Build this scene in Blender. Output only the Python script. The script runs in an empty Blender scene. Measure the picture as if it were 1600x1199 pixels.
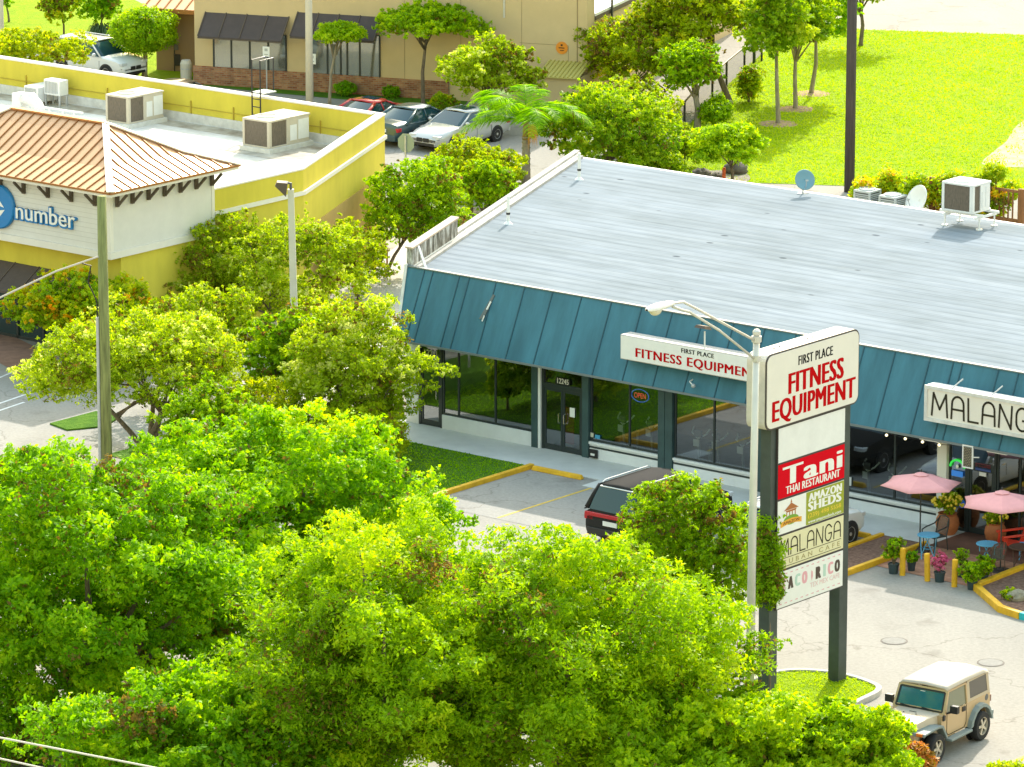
import bpy, bmesh, math, random
import numpy as np
from mathutils import Vector, Matrix
R_ = math.radians
random.seed(7)
C = bpy.context.scene.collection
SC = bpy.context.scene

# ------------------------------------------------------------------ camera, sky, sun, exposure
CAM_H, PITCH, FPX = 40.0, R_(13.5), 8000.0
cam_d = bpy.data.cameras.new('camera')
cam = bpy.data.objects.new('camera', cam_d); C.objects.link(cam)
cam.location = (0, 0, CAM_H)
cam.rotation_euler = (math.pi/2 - PITCH, 0, 0)
cam_d.sensor_fit = 'HORIZONTAL'; cam_d.sensor_width = 36.0
cam_d.lens = 36.0*FPX/1600.0
cam_d.clip_start = 1.0; cam_d.clip_end = 3000.0
SC.camera = cam

SUN_EL, SUN_AZ = R_(36.0), R_(14.0)      # azimuth measured from +Y towards +X
w = bpy.data.worlds.new('World'); SC.world = w; w.use_nodes = True
wn = w.node_tree.nodes; wl = w.node_tree.links
sky = wn.new('ShaderNodeTexSky'); sky.sky_type = 'NISHITA'; sky.sun_disc = False
sky.sun_elevation = SUN_EL; sky.sun_rotation = SUN_AZ
sky.air_density = 3.0; sky.dust_density = 2.6; sky.ozone_density = 1.7
bgn = wn['Background']; bgn.inputs['Strength'].default_value = 0.15
wl.new(sky.outputs[0], bgn.inputs['Color'])

sd = bpy.data.lights.new('sun', 'SUN'); sd.energy = 2.1; sd.angle = R_(0.5); sd.color = (1.0, 0.94, 0.84)
sun = bpy.data.objects.new('sun', sd); C.objects.link(sun)
sdir = Vector((math.sin(SUN_AZ)*math.cos(SUN_EL), math.cos(SUN_AZ)*math.cos(SUN_EL), math.sin(SUN_EL)))
sun.rotation_euler = sdir.to_track_quat('Z', 'Y').to_euler()
sun.location = (0, 150, 90)

vs = SC.view_settings
vs.view_transform = 'Standard'; vs.look = 'None'; vs.gamma = 1.0; vs.use_curve_mapping = False
vs.exposure = 1.52

# ------------------------------------------------------------------ geometry of the site
_F = Vector((0, math.cos(PITCH), -math.sin(PITCH))); _D = Vector((0, -math.sin(PITCH), -math.cos(PITCH)))
_P0 = Vector((0, 0, CAM_H))
def _ray(x, y): return _F + Vector((1, 0, 0))*((x-800)/FPX) + _D*((y-599.5)/FPX)
def G(x, y, z=0.0):                         # survey point on the level z
    d = _ray(x, y); return _P0 + d*((z-CAM_H)/d.z)
def XP(x, y, Y):                            # survey point in the vertical plane at depth Y
    d = _ray(x, y); return _P0 + d*(Y/d.y)
PSI = R_(39.0)
A_ = Vector((math.cos(PSI), -math.sin(PSI), 0)); B_ = Vector((math.sin(PSI), math.cos(PSI), 0))
O_ = Vector((-2.2726, 160.3727, 0))         # left front corner of the shop
def W(s, t, z=0.0): return O_ + A_*s + B_*t + Vector((0, 0, z))
def LOC(p):
    q = Vector(p) - O_; return (q.dot(A_), q.dot(B_))
ROT = -PSI                                   # object x axis runs along the shop front

# ------------------------------------------------------------------ helpers
class MB:
    def __init__(s): s.v = []; s.f = []
    def add(s, vv, ff, M=None):
        n = len(s.v)
        for p in vv:
            p = Vector(p)
            s.v.append(tuple(M @ p) if M is not None else tuple(p))
        s.f += [tuple(i+n for i in q) for q in ff]
        return s
    def box(s, x0, x1, y0, y1, z0, z1, M=None):
        vv = [(x0,y0,z0),(x1,y0,z0),(x1,y1,z0),(x0,y1,z0),(x0,y0,z1),(x1,y0,z1),(x1,y1,z1),(x0,y1,z1)]
        return s.add(vv, [(3,2,1,0),(4,5,6,7),(0,1,5,4),(1,2,6,5),(2,3,7,6),(3,0,4,7)], M)
    def bar(s, p0, p1, wd, ht=None, up=(0,0,1)):
        p0 = Vector(p0); p1 = Vector(p1); ht = wd if ht is None else ht
        d = (p1-p0); L = d.length; d.normalize()
        u = Vector(up)
        if abs(d.dot(u)) > .98: u = Vector((1,0,0))
        sx = d.cross(u).normalized(); uz = sx.cross(d).normalized()
        vv = []
        for q in (p0, p1):
            for a, b in ((-1,-1),(1,-1),(1,1),(-1,1)): vv.append(q + sx*a*wd/2 + uz*b*ht/2)
        return s.add(vv, [(0,1,2,3),(7,6,5,4),(4,5,1,0),(5,6,2,1),(6,7,3,2),(7,4,0,3)])
    def prism(s, poly, z0, z1, M=None):
        n = len(poly)
        area = sum(poly[i][0]*poly[(i+1)%n][1]-poly[(i+1)%n][0]*poly[i][1] for i in range(n))
        if area < 0: poly = poly[::-1]
        vv = [(p[0],p[1],z0) for p in poly] + [(p[0],p[1],z1) for p in poly]
        ff = [tuple(range(n-1,-1,-1)), tuple(range(n,2*n))] + [(i,(i+1)%n,n+(i+1)%n,n+i) for i in range(n)]
        return s.add(vv, ff, M)
    def sheet(s, poly, z):
        n = len(poly)
        area = sum(poly[i][0]*poly[(i+1)%n][1]-poly[(i+1)%n][0]*poly[i][1] for i in range(n))
        if area < 0: poly = poly[::-1]
        return s.add([(p[0],p[1],z) for p in poly], [tuple(range(n))])
    def tube(s, pts, r, n=8, cap=True):
        pts = [Vector(p) for p in pts]; m = len(pts)
        rr = r if isinstance(r, (list, tuple)) else [r]*m
        vv = []; prev = None
        for i, p in enumerate(pts):
            d = (pts[min(i+1,m-1)] - pts[max(i-1,0)]).normalized()
            if prev is None:
                u = Vector((0,0,1)) if abs(d.z) < .9 else Vector((1,0,0))
                a = d.cross(u).normalized()
            else:
                a = (prev - d*prev.dot(d)).normalized()
            prev = a; b = d.cross(a)
            for k in range(n):
                t = 2*math.pi*k/n
                vv.append(p + (a*math.cos(t)+b*math.sin(t))*rr[i])
        ff = [(i*n+k, i*n+(k+1)%n, (i+1)*n+(k+1)%n, (i+1)*n+k) for i in range(m-1) for k in range(n)]
        if cap: ff += [tuple(range(n-1,-1,-1)), tuple(range((m-1)*n, m*n))]
        return s.add(vv, ff)
    def lathe(s, prof, n=24, c=(0,0,0), axis='z', a0=0.0, a1=2*math.pi):
        full = abs(a1-a0-2*math.pi) < 1e-6
        cols = n if full else n+1
        vv = []
        for (r, h) in prof:
            for k in range(cols):
                t = a0 + (a1-a0)*k/n
                x, y, z = r*math.cos(t), r*math.sin(t), h
                if axis == 'y': x, y, z = x, z, y
                if axis == 'x': x, y, z = z, x, y
                vv.append((c[0]+x, c[1]+y, c[2]+z))
        ff = []
        for i in range(len(prof)-1):
            for k in range(n):
                k2 = (k+1) % cols
                q = (i*cols+k, i*cols+k2, (i+1)*cols+k2, (i+1)*cols+k)
                ff.append(q)
        return s.add(vv, ff)
    def sphere(s, c, rx, ry=None, rz=None, n=12, m=8):
        ry = rx if ry is None else ry; rz = rx if rz is None else rz
        vv = [(c[0],c[1],c[2]-rz)]
        for i in range(1, m):
            ph = -math.pi/2 + math.pi*i/m
            for k in range(n):
                t = 2*math.pi*k/n
                vv.append((c[0]+rx*math.cos(ph)*math.cos(t), c[1]+ry*math.cos(ph)*math.sin(t), c[2]+rz*math.sin(ph)))
        vv.append((c[0],c[1],c[2]+rz))
        ff = [(0, 1+(k+1)%n, 1+k) for k in range(n)]
        for i in range(m-2):
            for k in range(n):
                ff.append((1+i*n+k, 1+i*n+(k+1)%n, 1+(i+1)*n+(k+1)%n, 1+(i+1)*n+k))
        ff += [(len(vv)-1, 1+(m-2)*n+k, 1+(m-2)*n+(k+1)%n) for k in range(n)]
        return s.add(vv, ff)
    def obj(s, name, m, parent=None, smooth=False, bevel=0, loc=None, rot=None, auto=None, seg=2):
        me = bpy.data.meshes.new(name)
        me.from_pydata(s.v, [], s.f); me.update()
        if smooth: me.polygons.foreach_set('use_smooth', [True]*len(me.polygons))
        if auto is not None:
            me.polygons.foreach_set('use_smooth', [True]*len(me.polygons))
            me.set_sharp_from_angle(angle=R_(auto))
        if m is not None: me.materials.append(m)
        o = bpy.data.objects.new(name, me); C.objects.link(o)
        if parent is not None: o.parent = parent
        if loc is not None: o.location = loc
        if rot is not None: o.rotation_euler = rot
        if bevel:
            b = o.modifiers.new('bevel', 'BEVEL'); b.width = bevel; b.segments = seg; b.limit_method = 'ANGLE'; b.angle_limit = R_(40)
        return o

def tag(o, label, cat, group=None):
    o['label'] = label; o['category'] = cat
    if group: o['group'] = group
    return o
def thing(name, label, cat, loc=(0,0,0), rotz=0.0, group=None):
    o = bpy.data.objects.new(name, None); C.objects.link(o)
    o.empty_display_size = .3
    o.location = loc; o.rotation_euler = (0,0,rotz)
    return tag(o, label, cat, group)
def struct(o, kind='structure'):
    o['kind'] = kind; return o
def dup(root, loc, rotz, label, group=None):
    r = root.copy(); C.objects.link(r); r.location = loc; r.rotation_euler = (0,0,rotz); r['label'] = label
    if group: r['group'] = group
    for ch in list(root.children):
        c = ch.copy(); C.objects.link(c); c.parent = r
        for g in list(ch.children):
            d = g.copy(); C.objects.link(d); d.parent = c
    return r

# lettering: text curves turned into meshes, fitted to a box w x h centred on (cx, cz) of a face
def text_mesh(body, bold=0.0, extrude=0.004, spacing=1.0, line=1.0):
    cu = bpy.data.curves.new('lettering', 'FONT'); cu.body = body; cu.align_x = 'CENTER'; cu.align_y = 'CENTER'
    cu.offset = bold; cu.extrude = 0.0; cu.space_character = spacing; cu.space_line = line; cu.resolution_u = 3
    ob = bpy.data.objects.new('lettering', cu)
    me = bpy.data.meshes.new_from_object(ob)
    bpy.data.objects.remove(ob); bpy.data.curves.remove(cu)
    return me
def letter(body, m, parent, origin, rot, wd, ht, bold=0.0, spacing=1.0, depth=0.004, name='lettering', line=1.0, skew=0.0, fat=0.0):
    me = text_mesh(body, 0.0, 0, spacing, line)
    if bold > .004: fat = max(fat, bold*1.1)
    n = len(me.vertices); co = np.empty(n*3, np.float32); me.vertices.foreach_get('co', co); co = co.reshape(-1,3)
    mn = co.min(0); mx = co.max(0)
    co[:,0] = (co[:,0]-(mn[0]+mx[0])/2)/(mx[0]-mn[0])*wd
    co[:,1] = (co[:,1]-(mn[1]+mx[1])/2)/(mx[1]-mn[1])*ht
    co[:,0] += co[:,1]*skew
    me.vertices.foreach_set('co', co.ravel()); me.update()
    if fat:                                  # heavier strokes: copies shifted sideways, each a hair deeper
        fs = [tuple(p.vertices) for p in me.polygons]; vv = []; ff = []; w_ = fat*ht
        for i, dx in enumerate((0, -.5, .5, -1, 1)):
            ff += [tuple(v+i*n for v in q) for q in fs]; vv += [(x*(1-2*w_/wd)+dx*w_, y, -.0006*i) for x, y, z in co.tolist()]
        bpy.data.meshes.remove(me); me = bpy.data.meshes.new(name); me.from_pydata(vv, [], ff); me.update()
    me.materials.clear(); me.materials.append(m); me.name = name
    o = bpy.data.objects.new(name, me); C.objects.link(o); o.parent = parent
    o.location = origin; o.rotation_euler = rot
    sm = o.modifiers.new('depth', 'SOLIDIFY'); sm.thickness = depth; sm.offset = 0
    return o
FRONT = (math.pi/2, 0, 0)                    # face looking along local -y, text runs +x
SIDE = (math.pi/2, 0, math.pi/2)             # face looking along local +x, text runs +y

# ------------------------------------------------------------------ materials
def _n(nt, t, **kw):
    n = nt.nodes.new(t)
    for k, v in kw.items(): setattr(n, k, v)
    return n
def mat(name, col, rough=.6, metal=0.0, var=0.0, vscale=4.0, bump=0.0, bscale=40.0, spec=None, stretch=None, col2=None, coat=0.0, detail=4.0):
    m = bpy.data.materials.new(name); m.use_nodes = True
    nt = m.node_tree; p = nt.nodes['Principled BSDF']
    p.inputs['Base Color'].default_value = (*col, 1); p.inputs['Roughness'].default_value = rough
    p.inputs['Metallic'].default_value = metal
    if spec is not None: p.inputs['Specular IOR Level'].default_value = spec
    if coat: p.inputs['Coat Weight'].default_value = coat; p.inputs['Coat Roughness'].default_value = .05
    if var or bump or col2:
        tc = _n(nt, 'ShaderNodeTexCoord')
        src = tc.outputs['Object']
        if stretch:
            mp = _n(nt, 'ShaderNodeMapping'); mp.inputs['Scale'].default_value = stretch
            nt.links.new(src, mp.inputs[0]); src = mp.outputs[0]
    if var or col2:
        nz = _n(nt, 'ShaderNodeTexNoise'); nz.inputs['Scale'].default_value = vscale; nz.inputs['Detail'].default_value = detail
        nz.inputs['Roughness'].default_value = .65
        nt.links.new(src, nz.inputs['Vector'])
        rp = _n(nt, 'ShaderNodeValToRGB')
        a = col if col2 else tuple(c*(1-var) for c in col)
        b = col2 if col2 else tuple(min(1,c*(1+var)) for c in col)
        rp.color_ramp.elements[0].color = (*a,1); rp.color_ramp.elements[1].color = (*b,1)
        rp.color_ramp.elements[0].position = .32; rp.color_ramp.elements[1].position = .68
        nt.links.new(nz.outputs['Fac'], rp.inputs[0]); nt.links.new(rp.outputs[0], p.inputs['Base Color'])
    if bump:
        nb = _n(nt, 'ShaderNodeTexNoise'); nb.inputs['Scale'].default_value = bscale; nb.inputs['Detail'].default_value = 5
        nt.links.new(src, nb.inputs['Vector'])
        bp = _n(nt, 'ShaderNodeBump'); bp.inputs['Strength'].default_value = bump; bp.inputs['Distance'].default_value = .05
        nt.links.new(nb.outputs['Fac'], bp.inputs['Height']); nt.links.new(bp.outputs[0], p.inputs['Normal'])
    return m

def asphalt_mat(name, c1, c2, c3):
    m = bpy.data.materials.new(name); m.use_nodes = True
    nt = m.node_tree; p = nt.nodes['Principled BSDF']; p.inputs['Roughness'].default_value = .9
    p.inputs['Specular IOR Level'].default_value = .25
    tc = _n(nt, 'ShaderNodeTexCoord')
    def noise(sc, det, st=None):
        v = tc.outputs['Object']
        if st:
            mp = _n(nt, 'ShaderNodeMapping'); mp.inputs['Rotation'].default_value = (0,0,-ROT); mp.inputs['Scale'].default_value = st
            nt.links.new(v, mp.inputs[0]); v = mp.outputs[0]
        z = _n(nt, 'ShaderNodeTexNoise'); z.inputs['Scale'].default_value = sc; z.inputs['Detail'].default_value = det; z.inputs['Roughness'].default_value = .7
        nt.links.new(v, z.inputs['Vector']); return z.outputs['Fac']
    r1 = _n(nt, 'ShaderNodeValToRGB'); e = r1.color_ramp.elements
    e[0].position = .3; e[0].color = (*c1,1); e[1].position = .7; e[1].color = (*c2,1)
    nt.links.new(noise(.35, 6, (1, .25, 1)), r1.inputs[0])
    r2 = _n(nt, 'ShaderNodeValToRGB'); e = r2.color_ramp.elements
    e[0].position = .55; e[0].color = (0,0,0,1); e[1].position = .78; e[1].color = (.75,.75,.75,1)
    nt.links.new(noise(.22, 8), r2.inputs[0])
    mx = _n(nt, 'ShaderNodeMix', data_type='RGBA')
    nt.links.new(r2.outputs[0], mx.inputs['Factor']); nt.links.new(r1.outputs[0], mx.inputs['A']); mx.inputs['B'].default_value = (*c3,1)
    # fine aggregate speckle
    r3 = _n(nt, 'ShaderNodeValToRGB'); e = r3.color_ramp.elements
    e[0].position = .3; e[0].color = (.82,.82,.82,1); e[1].position = .7; e[1].color = (1.1,1.1,1.1,1)
    nt.links.new(noise(9, 8), r3.inputs[0])
    mm = _n(nt, 'ShaderNodeMix', data_type='RGBA', blend_type='MULTIPLY'); mm.inputs['Factor'].default_value = 1
    nt.links.new(mx.outputs['Result'], mm.inputs['A']); nt.links.new(r3.outputs[0], mm.inputs['B'])
    # thin cracks
    vo = _n(nt, 'ShaderNodeTexVoronoi', feature='DISTANCE_TO_EDGE'); vo.inputs['Scale'].default_value = .16
    dn = _n(nt, 'ShaderNodeTexNoise'); dn.inputs['Scale'].default_value = .8; dn.inputs['Detail'].default_value = 6
    nt.links.new(tc.outputs['Object'], dn.inputs['Vector'])
    vm = _n(nt, 'ShaderNodeVectorMath', operation='ADD'); nt.links.new(tc.outputs['Object'], vm.inputs[0])
    vs_ = _n(nt, 'ShaderNodeVectorMath', operation='SCALE'); vs_.inputs['Scale'].default_value = 2.2
    nt.links.new(dn.outputs['Color'], vs_.inputs[0]); nt.links.new(vs_.outputs[0], vm.inputs[1]); nt.links.new(vm.outputs[0], vo.inputs['Vector'])
    rc = _n(nt, 'ShaderNodeValToRGB'); e = rc.color_ramp.elements
    e[0].position = 0; e[0].color = (.55,.52,.48,1); e[1].position = .006; e[1].color = (1,1,1,1)
    nt.links.new(vo.outputs['Distance'], rc.inputs[0])
    mc = _n(nt, 'ShaderNodeMix', data_type='RGBA', blend_type='MULTIPLY'); mc.inputs['Factor'].default_value = .7
    nt.links.new(mm.outputs['Result'], mc.inputs['A']); nt.links.new(rc.outputs[0], mc.inputs['B'])
    # oil drips and small dark spots
    v2 = _n(nt, 'ShaderNodeTexVoronoi'); v2.inputs['Scale'].default_value = .55; v2.inputs['Randomness'].default_value = 1; nt.links.new(vm.outputs[0], v2.inputs['Vector'])
    ro = _n(nt, 'ShaderNodeValToRGB'); e = ro.color_ramp.elements
    e[0].position = .05; e[0].color = (.62,.6,.58,1); e[1].position = .22; e[1].color = (1,1,1,1)
    nt.links.new(v2.outputs['Distance'], ro.inputs[0])
    mo = _n(nt, 'ShaderNodeMix', data_type='RGBA', blend_type='MULTIPLY'); mo.inputs['Factor'].default_value = .55
    nt.links.new(mc.outputs['Result'], mo.inputs['A']); nt.links.new(ro.outputs[0], mo.inputs['B'])
    nt.links.new(mo.outputs['Result'], p.inputs['Base Color'])
    return m

def leaf_mat(name, dark, mid, lite, trans=.45, hot=None):
    m = bpy.data.materials.new(name); m.use_nodes = True
    nt = m.node_tree; p = nt.nodes['Principled BSDF']; out = nt.nodes['Material Output']
    at = _n(nt, 'ShaderNodeAttribute'); at.attribute_name = 'tint'
    rp = _n(nt, 'ShaderNodeValToRGB'); e = rp.color_ramp.elements
    e[0].position = 0; e[0].color = (.20,.13,.03,1); e[1].position = 1; e[1].color = (*(hot or lite),1)
    k = e.new(.05); k.color = (*dark,1)          # a few dry leaves below this
    k = e.new(.4); k.color = (*mid,1)
    k = e.new(.8); k.color = (*lite,1)
    nt.links.new(at.outputs['Fac'], rp.inputs[0]); nt.links.new(rp.outputs[0], p.inputs['Base Color'])
    p.inputs['Roughness'].default_value = .5; p.inputs['Specular IOR Level'].default_value = .16
    tr = _n(nt, 'ShaderNodeBsdfTranslucent')
    hs = _n(nt, 'ShaderNodeHueSaturation'); hs.inputs['Saturation'].default_value = 1.1; hs.inputs['Value'].default_value = 1.75
    nt.links.new(rp.outputs[0], hs.inputs['Color']); nt.links.new(hs.outputs[0], tr.inputs['Color'])
    mx = _n(nt, 'ShaderNodeMixShader'); mx.inputs[0].default_value = trans
    nt.links.new(p.outputs[0], mx.inputs[1]); nt.links.new(tr.outputs[0], mx.inputs[2]); nt.links.new(mx.outputs[0], out.inputs['Surface'])
    return m

def glass_mat(name, tint, refl=.22, alpha=.75, rough=.02):
    m = bpy.data.materials.new(name); m.use_nodes = True
    nt = m.node_tree; out = nt.nodes['Material Output']; nt.nodes.remove(nt.nodes['Principled BSDF'])
    tb = _n(nt, 'ShaderNodeBsdfTransparent'); tb.inputs[0].default_value = (*tint,1)
    gl = _n(nt, 'ShaderNodeBsdfGlossy'); gl.inputs['Roughness'].default_value = rough; gl.inputs['Color'].default_value = (.9,.95,1,1)
    lw = _n(nt, 'ShaderNodeFresnel'); lw.inputs['IOR'].default_value = 1.5
    ad = _n(nt, 'ShaderNodeMath', operation='ADD'); ad.inputs[1].default_value = refl; ad.use_clamp = True
    nt.links.new(lw.outputs[0], ad.inputs[0])
    mx = _n(nt, 'ShaderNodeMixShader'); nt.links.new(ad.outputs[0], mx.inputs[0]); nt.links.new(tb.outputs[0], mx.inputs[1]); nt.links.new(gl.outputs[0], mx.inputs[2])
    nt.links.new(mx.outputs[0], out.inputs['Surface'])
    return m

M = {}
M['white'] = mat('white_paint', (.74,.75,.75), .55, var=.05, vscale=2, bump=.08, bscale=12)
M['white_clean'] = mat('white_enamel', (.8,.8,.78), .35, var=.03, vscale=3)
M['cream_sign'] = mat('cream_acrylic', (.74,.71,.65), .5, spec=.15, var=.03, vscale=1.5)
M['dirty_white'] = mat('weathered_white', (.62,.62,.60), .6, var=.14, vscale=3, bump=.1)
M['sill_white'] = mat('sill_paint', (.72,.74,.76), .6, var=.06, vscale=1.2, bump=.05)
M['teal_dark'] = mat('dark_teal_metal', (.035,.075,.08), .5, var=.2, vscale=2)
M['frame_dark'] = mat('dark_bronze_frame', (.025,.035,.037), .4)
M['black'] = mat('black_paint', (.015,.015,.017), .45)
M['rubber'] = mat('tyre_rubber', (.018,.018,.019), .85, bump=.2, bscale=60)
M['chrome'] = mat('chrome', (.7,.7,.72), .15, 1.0)
M['alloy'] = mat('alloy_wheel', (.62,.62,.62), .3, .6)
M['galv'] = mat('galvanised_steel', (.46,.48,.5), .45, .4, var=.1, vscale=6)
M['grey_metal'] = mat('grey_metal', (.42,.44,.45), .5, .2, var=.08, vscale=5)
M['ac_grey'] = mat('ac_beige_grey', (.52,.47,.38), .6, var=.06, vscale=3)
M['ac_white'] = mat('ac_white', (.74,.75,.75), .45, var=.05, vscale=3)
M['coil'] = mat('condenser_coil', (.13,.105,.08), .7, var=.35, vscale=6, stretch=(6,6,1))
M['fan_dark'] = mat('fan_grille', (.12,.12,.12), .6)
M['red'] = mat('sign_red', (.62,.004,.014), .6, spec=.04)
M['red_letter'] = mat('red_letter', (.48,.004,.006), .7, spec=.03)
M['black_letter'] = mat('black_letter', (.012,.012,.012), .7, spec=.05)
M['umber_letter'] = mat('dark_olive_letter', (.045,.04,.028), .7, spec=.05)
M['kerb_yellow'] = mat('yellow_traffic_paint', (.72,.40,.012), .6, var=.18, vscale=3, bump=.15)
M['kerb_teal'] = mat('teal_traffic_paint', (.02,.45,.5), .6, var=.12, vscale=3)
M['kerb_grey'] = mat('kerb_concrete', (.52,.49,.43), .85, var=.12, vscale=3, bump=.1)
M['line_yellow'] = mat('road_line_yellow', (.62,.42,.06), .8, var=.25, vscale=4)
M['line_white'] = mat('road_line_white', (.72,.72,.72), .8, var=.15, vscale=4)
M['pole_conc'] = mat('concrete_pole', (.56,.53,.46), .8, var=.08, vscale=2, bump=.05)
M['pole_alu'] = mat('aluminium_pole', (.60,.59,.55), .45, .25, var=.06, vscale=2)
M['wood_green'] = mat('treated_pole_wood', (.20,.22,.075), .85, var=.4, vscale=3, stretch=(5,5,.35), bump=.4, bscale=8)
M['wood_dark'] = mat('dark_pole_wood', (.062,.052,.05), .85, var=.35, vscale=3, stretch=(6,6,.3), bump=.3, bscale=8)
M['wood_brown'] = mat('fence_wood', (.22,.095,.03), .8, var=.25, vscale=3, stretch=(4,4,.5))
M['bark'] = mat('bark', (.16,.125,.085), .95, var=.35, vscale=5, stretch=(3,3,.6), bump=.6, bscale=14)
M['bark_pale'] = mat('pale_bark', (.30,.25,.18), .95, var=.3, vscale=5, stretch=(3,3,.6), bump=.5, bscale=14)
M['concrete'] = mat('pale_concrete', (.50,.48,.43), .9, var=.1, vscale=1.2, bump=.1, bscale=20)
M['terracotta'] = mat('terracotta', (.44,.14,.045), .75, var=.22, vscale=3, bump=.1)
M['plastic_pot'] = mat('dark_blue_plastic', (.03,.055,.065), .5)
M['soil'] = mat('soil', (.05,.035,.025), .95)
M['dark_in'] = mat('shop_interior', (.15,.15,.14), .9, col2=(.30,.27,.22), vscale=.6)
M['beige_in'] = mat('interior_beige', (.3,.25,.19), .9)

M['asphalt'] = asphalt_mat('worn_asphalt', (.28,.262,.232), (.34,.318,.28), (.215,.205,.185))
M['asphalt_lot'] = asphalt_mat('grey_asphalt', (.29,.275,.25), (.36,.342,.31), (.15,.142,.13))
M['walk'] = mat('sidewalk_concrete', (.58,.58,.55), .9, var=.10, vscale=.9, bump=.1, bscale=20, detail=8)
# ------------------------------------------------------------------ ground and paving
def polyG(pts): return [G(x, y).xy for x, y in pts]
def polyW(pts): return [W(s, t).xy for s, t in pts]
def ring_kerb(pts, wd, z1, closed=False, ins=0.0):
    """kerb of width wd on the left side of an open polyline of plan points, as one mitred strip"""
    pts = [Vector((p[0], p[1])) for p in pts]; n = len(pts); L = []; Rr = []
    for i, p in enumerate(pts):
        if closed: a, b = pts[i-1], pts[(i+1) % n]
        else: a, b = pts[max(i-1,0)], pts[min(i+1,n-1)]
        d0 = (p-a).normalized() if (p-a).length > 1e-6 else (b-p).normalized()
        d1 = (b-p).normalized() if (b-p).length > 1e-6 else d0
        n0 = Vector((-d0.y, d0.x)); n1 = Vector((-d1.y, d1.x)); nn = (n0+n1).normalized()
        k = 1/max(.4, nn.dot(n0))
        L.append(p+nn*wd/2*k); Rr.append(p-nn*wd/2*k)
    vv = [(q.x,q.y,-.02) for q in L]+[(q.x,q.y,-.02) for q in Rr]+[(q.x,q.y,z1) for q in L]+[(q.x,q.y,z1) for q in Rr]
    ff = []
    for i in range(n if closed else n-1):
        j = (i+1) % n
        ff += [(2*n+i,2*n+j,3*n+j,3*n+i)[::-1], (i,j,2*n+j,2*n+i)[::-1], (n+i,n+j,3*n+j,3*n+i)]
    if not closed: ff += [(0,n,3*n,2*n), (n-1,2*n-1,4*n-1,3*n-1)[::-1]]
    return MB().add(vv, ff)

def smooth_poly(pts, n=6, closed=True):
    pts = [Vector((p[0],p[1])) for p in pts]; out = []; m = len(pts)
    for i in range(m if closed else m-1):
        p0,p1,p2,p3 = (pts[(i-1)%m],pts[i],pts[(i+1)%m],pts[(i+2)%m]) if closed else (pts[max(i-1,0)],pts[i],pts[i+1],pts[min(i+2,m-1)])
        for k in range(n):
            t = k/n
            out.append(.5*((2*p1)+(p2-p0)*t+(2*p0-5*p1+4*p2-p3)*t*t+(3*p1-p0-3*p2+p3)*t**3))
    if not closed: out.append(pts[-1])
    return out

struct(MB().sheet([(-400,-60),(400,-60),(400,900),(-400,900)], 0).obj('ground', M['asphalt']))
# grass
def grass_mat(name, a, b, c, dry=None):
    m = bpy.data.materials.new(name); m.use_nodes = True
    nt = m.node_tree; p = nt.nodes['Principled BSDF']; p.inputs['Roughness'].default_value = .9; p.inputs['Specular IOR Level'].default_value = .1
    tc = _n(nt, 'ShaderNodeTexCoord')
    def nz(sc, det, st=(1,1,1)):
        mp = _n(nt, 'ShaderNodeMapping'); mp.inputs['Scale'].default_value = st; nt.links.new(tc.outputs['Object'], mp.inputs[0])
        z = _n(nt, 'ShaderNodeTexNoise'); z.inputs['Scale'].default_value = sc; z.inputs['Detail'].default_value = det; z.inputs['Roughness'].default_value = .7
        nt.links.new(mp.outputs[0], z.inputs['Vector']); return z.outputs['Fac']
    r = _n(nt, 'ShaderNodeValToRGB'); e = r.color_ramp.elements
    e[0].position = .3; e[0].color = (*a,1); e[1].position = .72; e[1].color = (*c,1); k = e.new(.5); k.color = (*b,1)
    nt.links.new(nz(1.6, 10, (1,1,1)), r.inputs[0])
    src = r.outputs[0]
    r2 = _n(nt, 'ShaderNodeValToRGB'); e = r2.color_ramp.elements
    e[0].position = .56; e[0].color = (0,0,0,1); e[1].position = .74; e[1].color = (.7,.7,.7,1)
    nt.links.new(nz(.16, 6), r2.inputs[0])
    mx = _n(nt, 'ShaderNodeMix', data_type='RGBA'); nt.links.new(r2.outputs[0], mx.inputs['Factor']); nt.links.new(src, mx.inputs['A'])
    mx.inputs['B'].default_value = (*(dry or c),1); nt.links.new(mx.outputs['Result'], p.inputs['Base Color'])
    b1 = _n(nt, 'ShaderNodeBump'); b1.inputs['Strength'].default_value = .9; b1.inputs['Distance'].default_value = .12
    nt.links.new(nz(5, 8), b1.inputs['Height']); nt.links.new(b1.outputs[0], p.inputs['Normal'])
    return m
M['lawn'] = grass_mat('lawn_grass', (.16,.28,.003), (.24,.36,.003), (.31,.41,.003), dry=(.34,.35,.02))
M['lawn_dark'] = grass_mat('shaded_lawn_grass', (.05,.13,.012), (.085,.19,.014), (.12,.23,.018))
LAWN = polyG([(1120,292),(1165,286),(1320,291),(1480,296),(1750,306),(1750,62),(1600,55),(1350,47),(1240,40),(1190,85),(1135,135),(1060,212),(1040,262)])
struct(MB().sheet(LAWN, .012).obj('lawn', M['lawn']))
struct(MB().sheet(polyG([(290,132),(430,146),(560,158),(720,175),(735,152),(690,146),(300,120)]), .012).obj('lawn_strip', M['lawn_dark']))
struct(MB().sheet(polyG([(40,60),(120,112),(200,124),(285,126),(306,118),(306,78),(250,20),(130,-40),(-60,-40),(-60,60)]), .012).obj('lawn_verge', M['lawn']))
struct(MB().sheet(polyG(smooth_poly([(1535,258),(1552,238),(1572,222),(1590,196),(1630,180),(1690,200),(1670,262),(1590,262)])), .02).obj('sand_patch', mat('bare_sand', (.46,.40,.30), .95, col2=(.30,.30,.09), vscale=1.6, bump=.2)))
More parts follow.
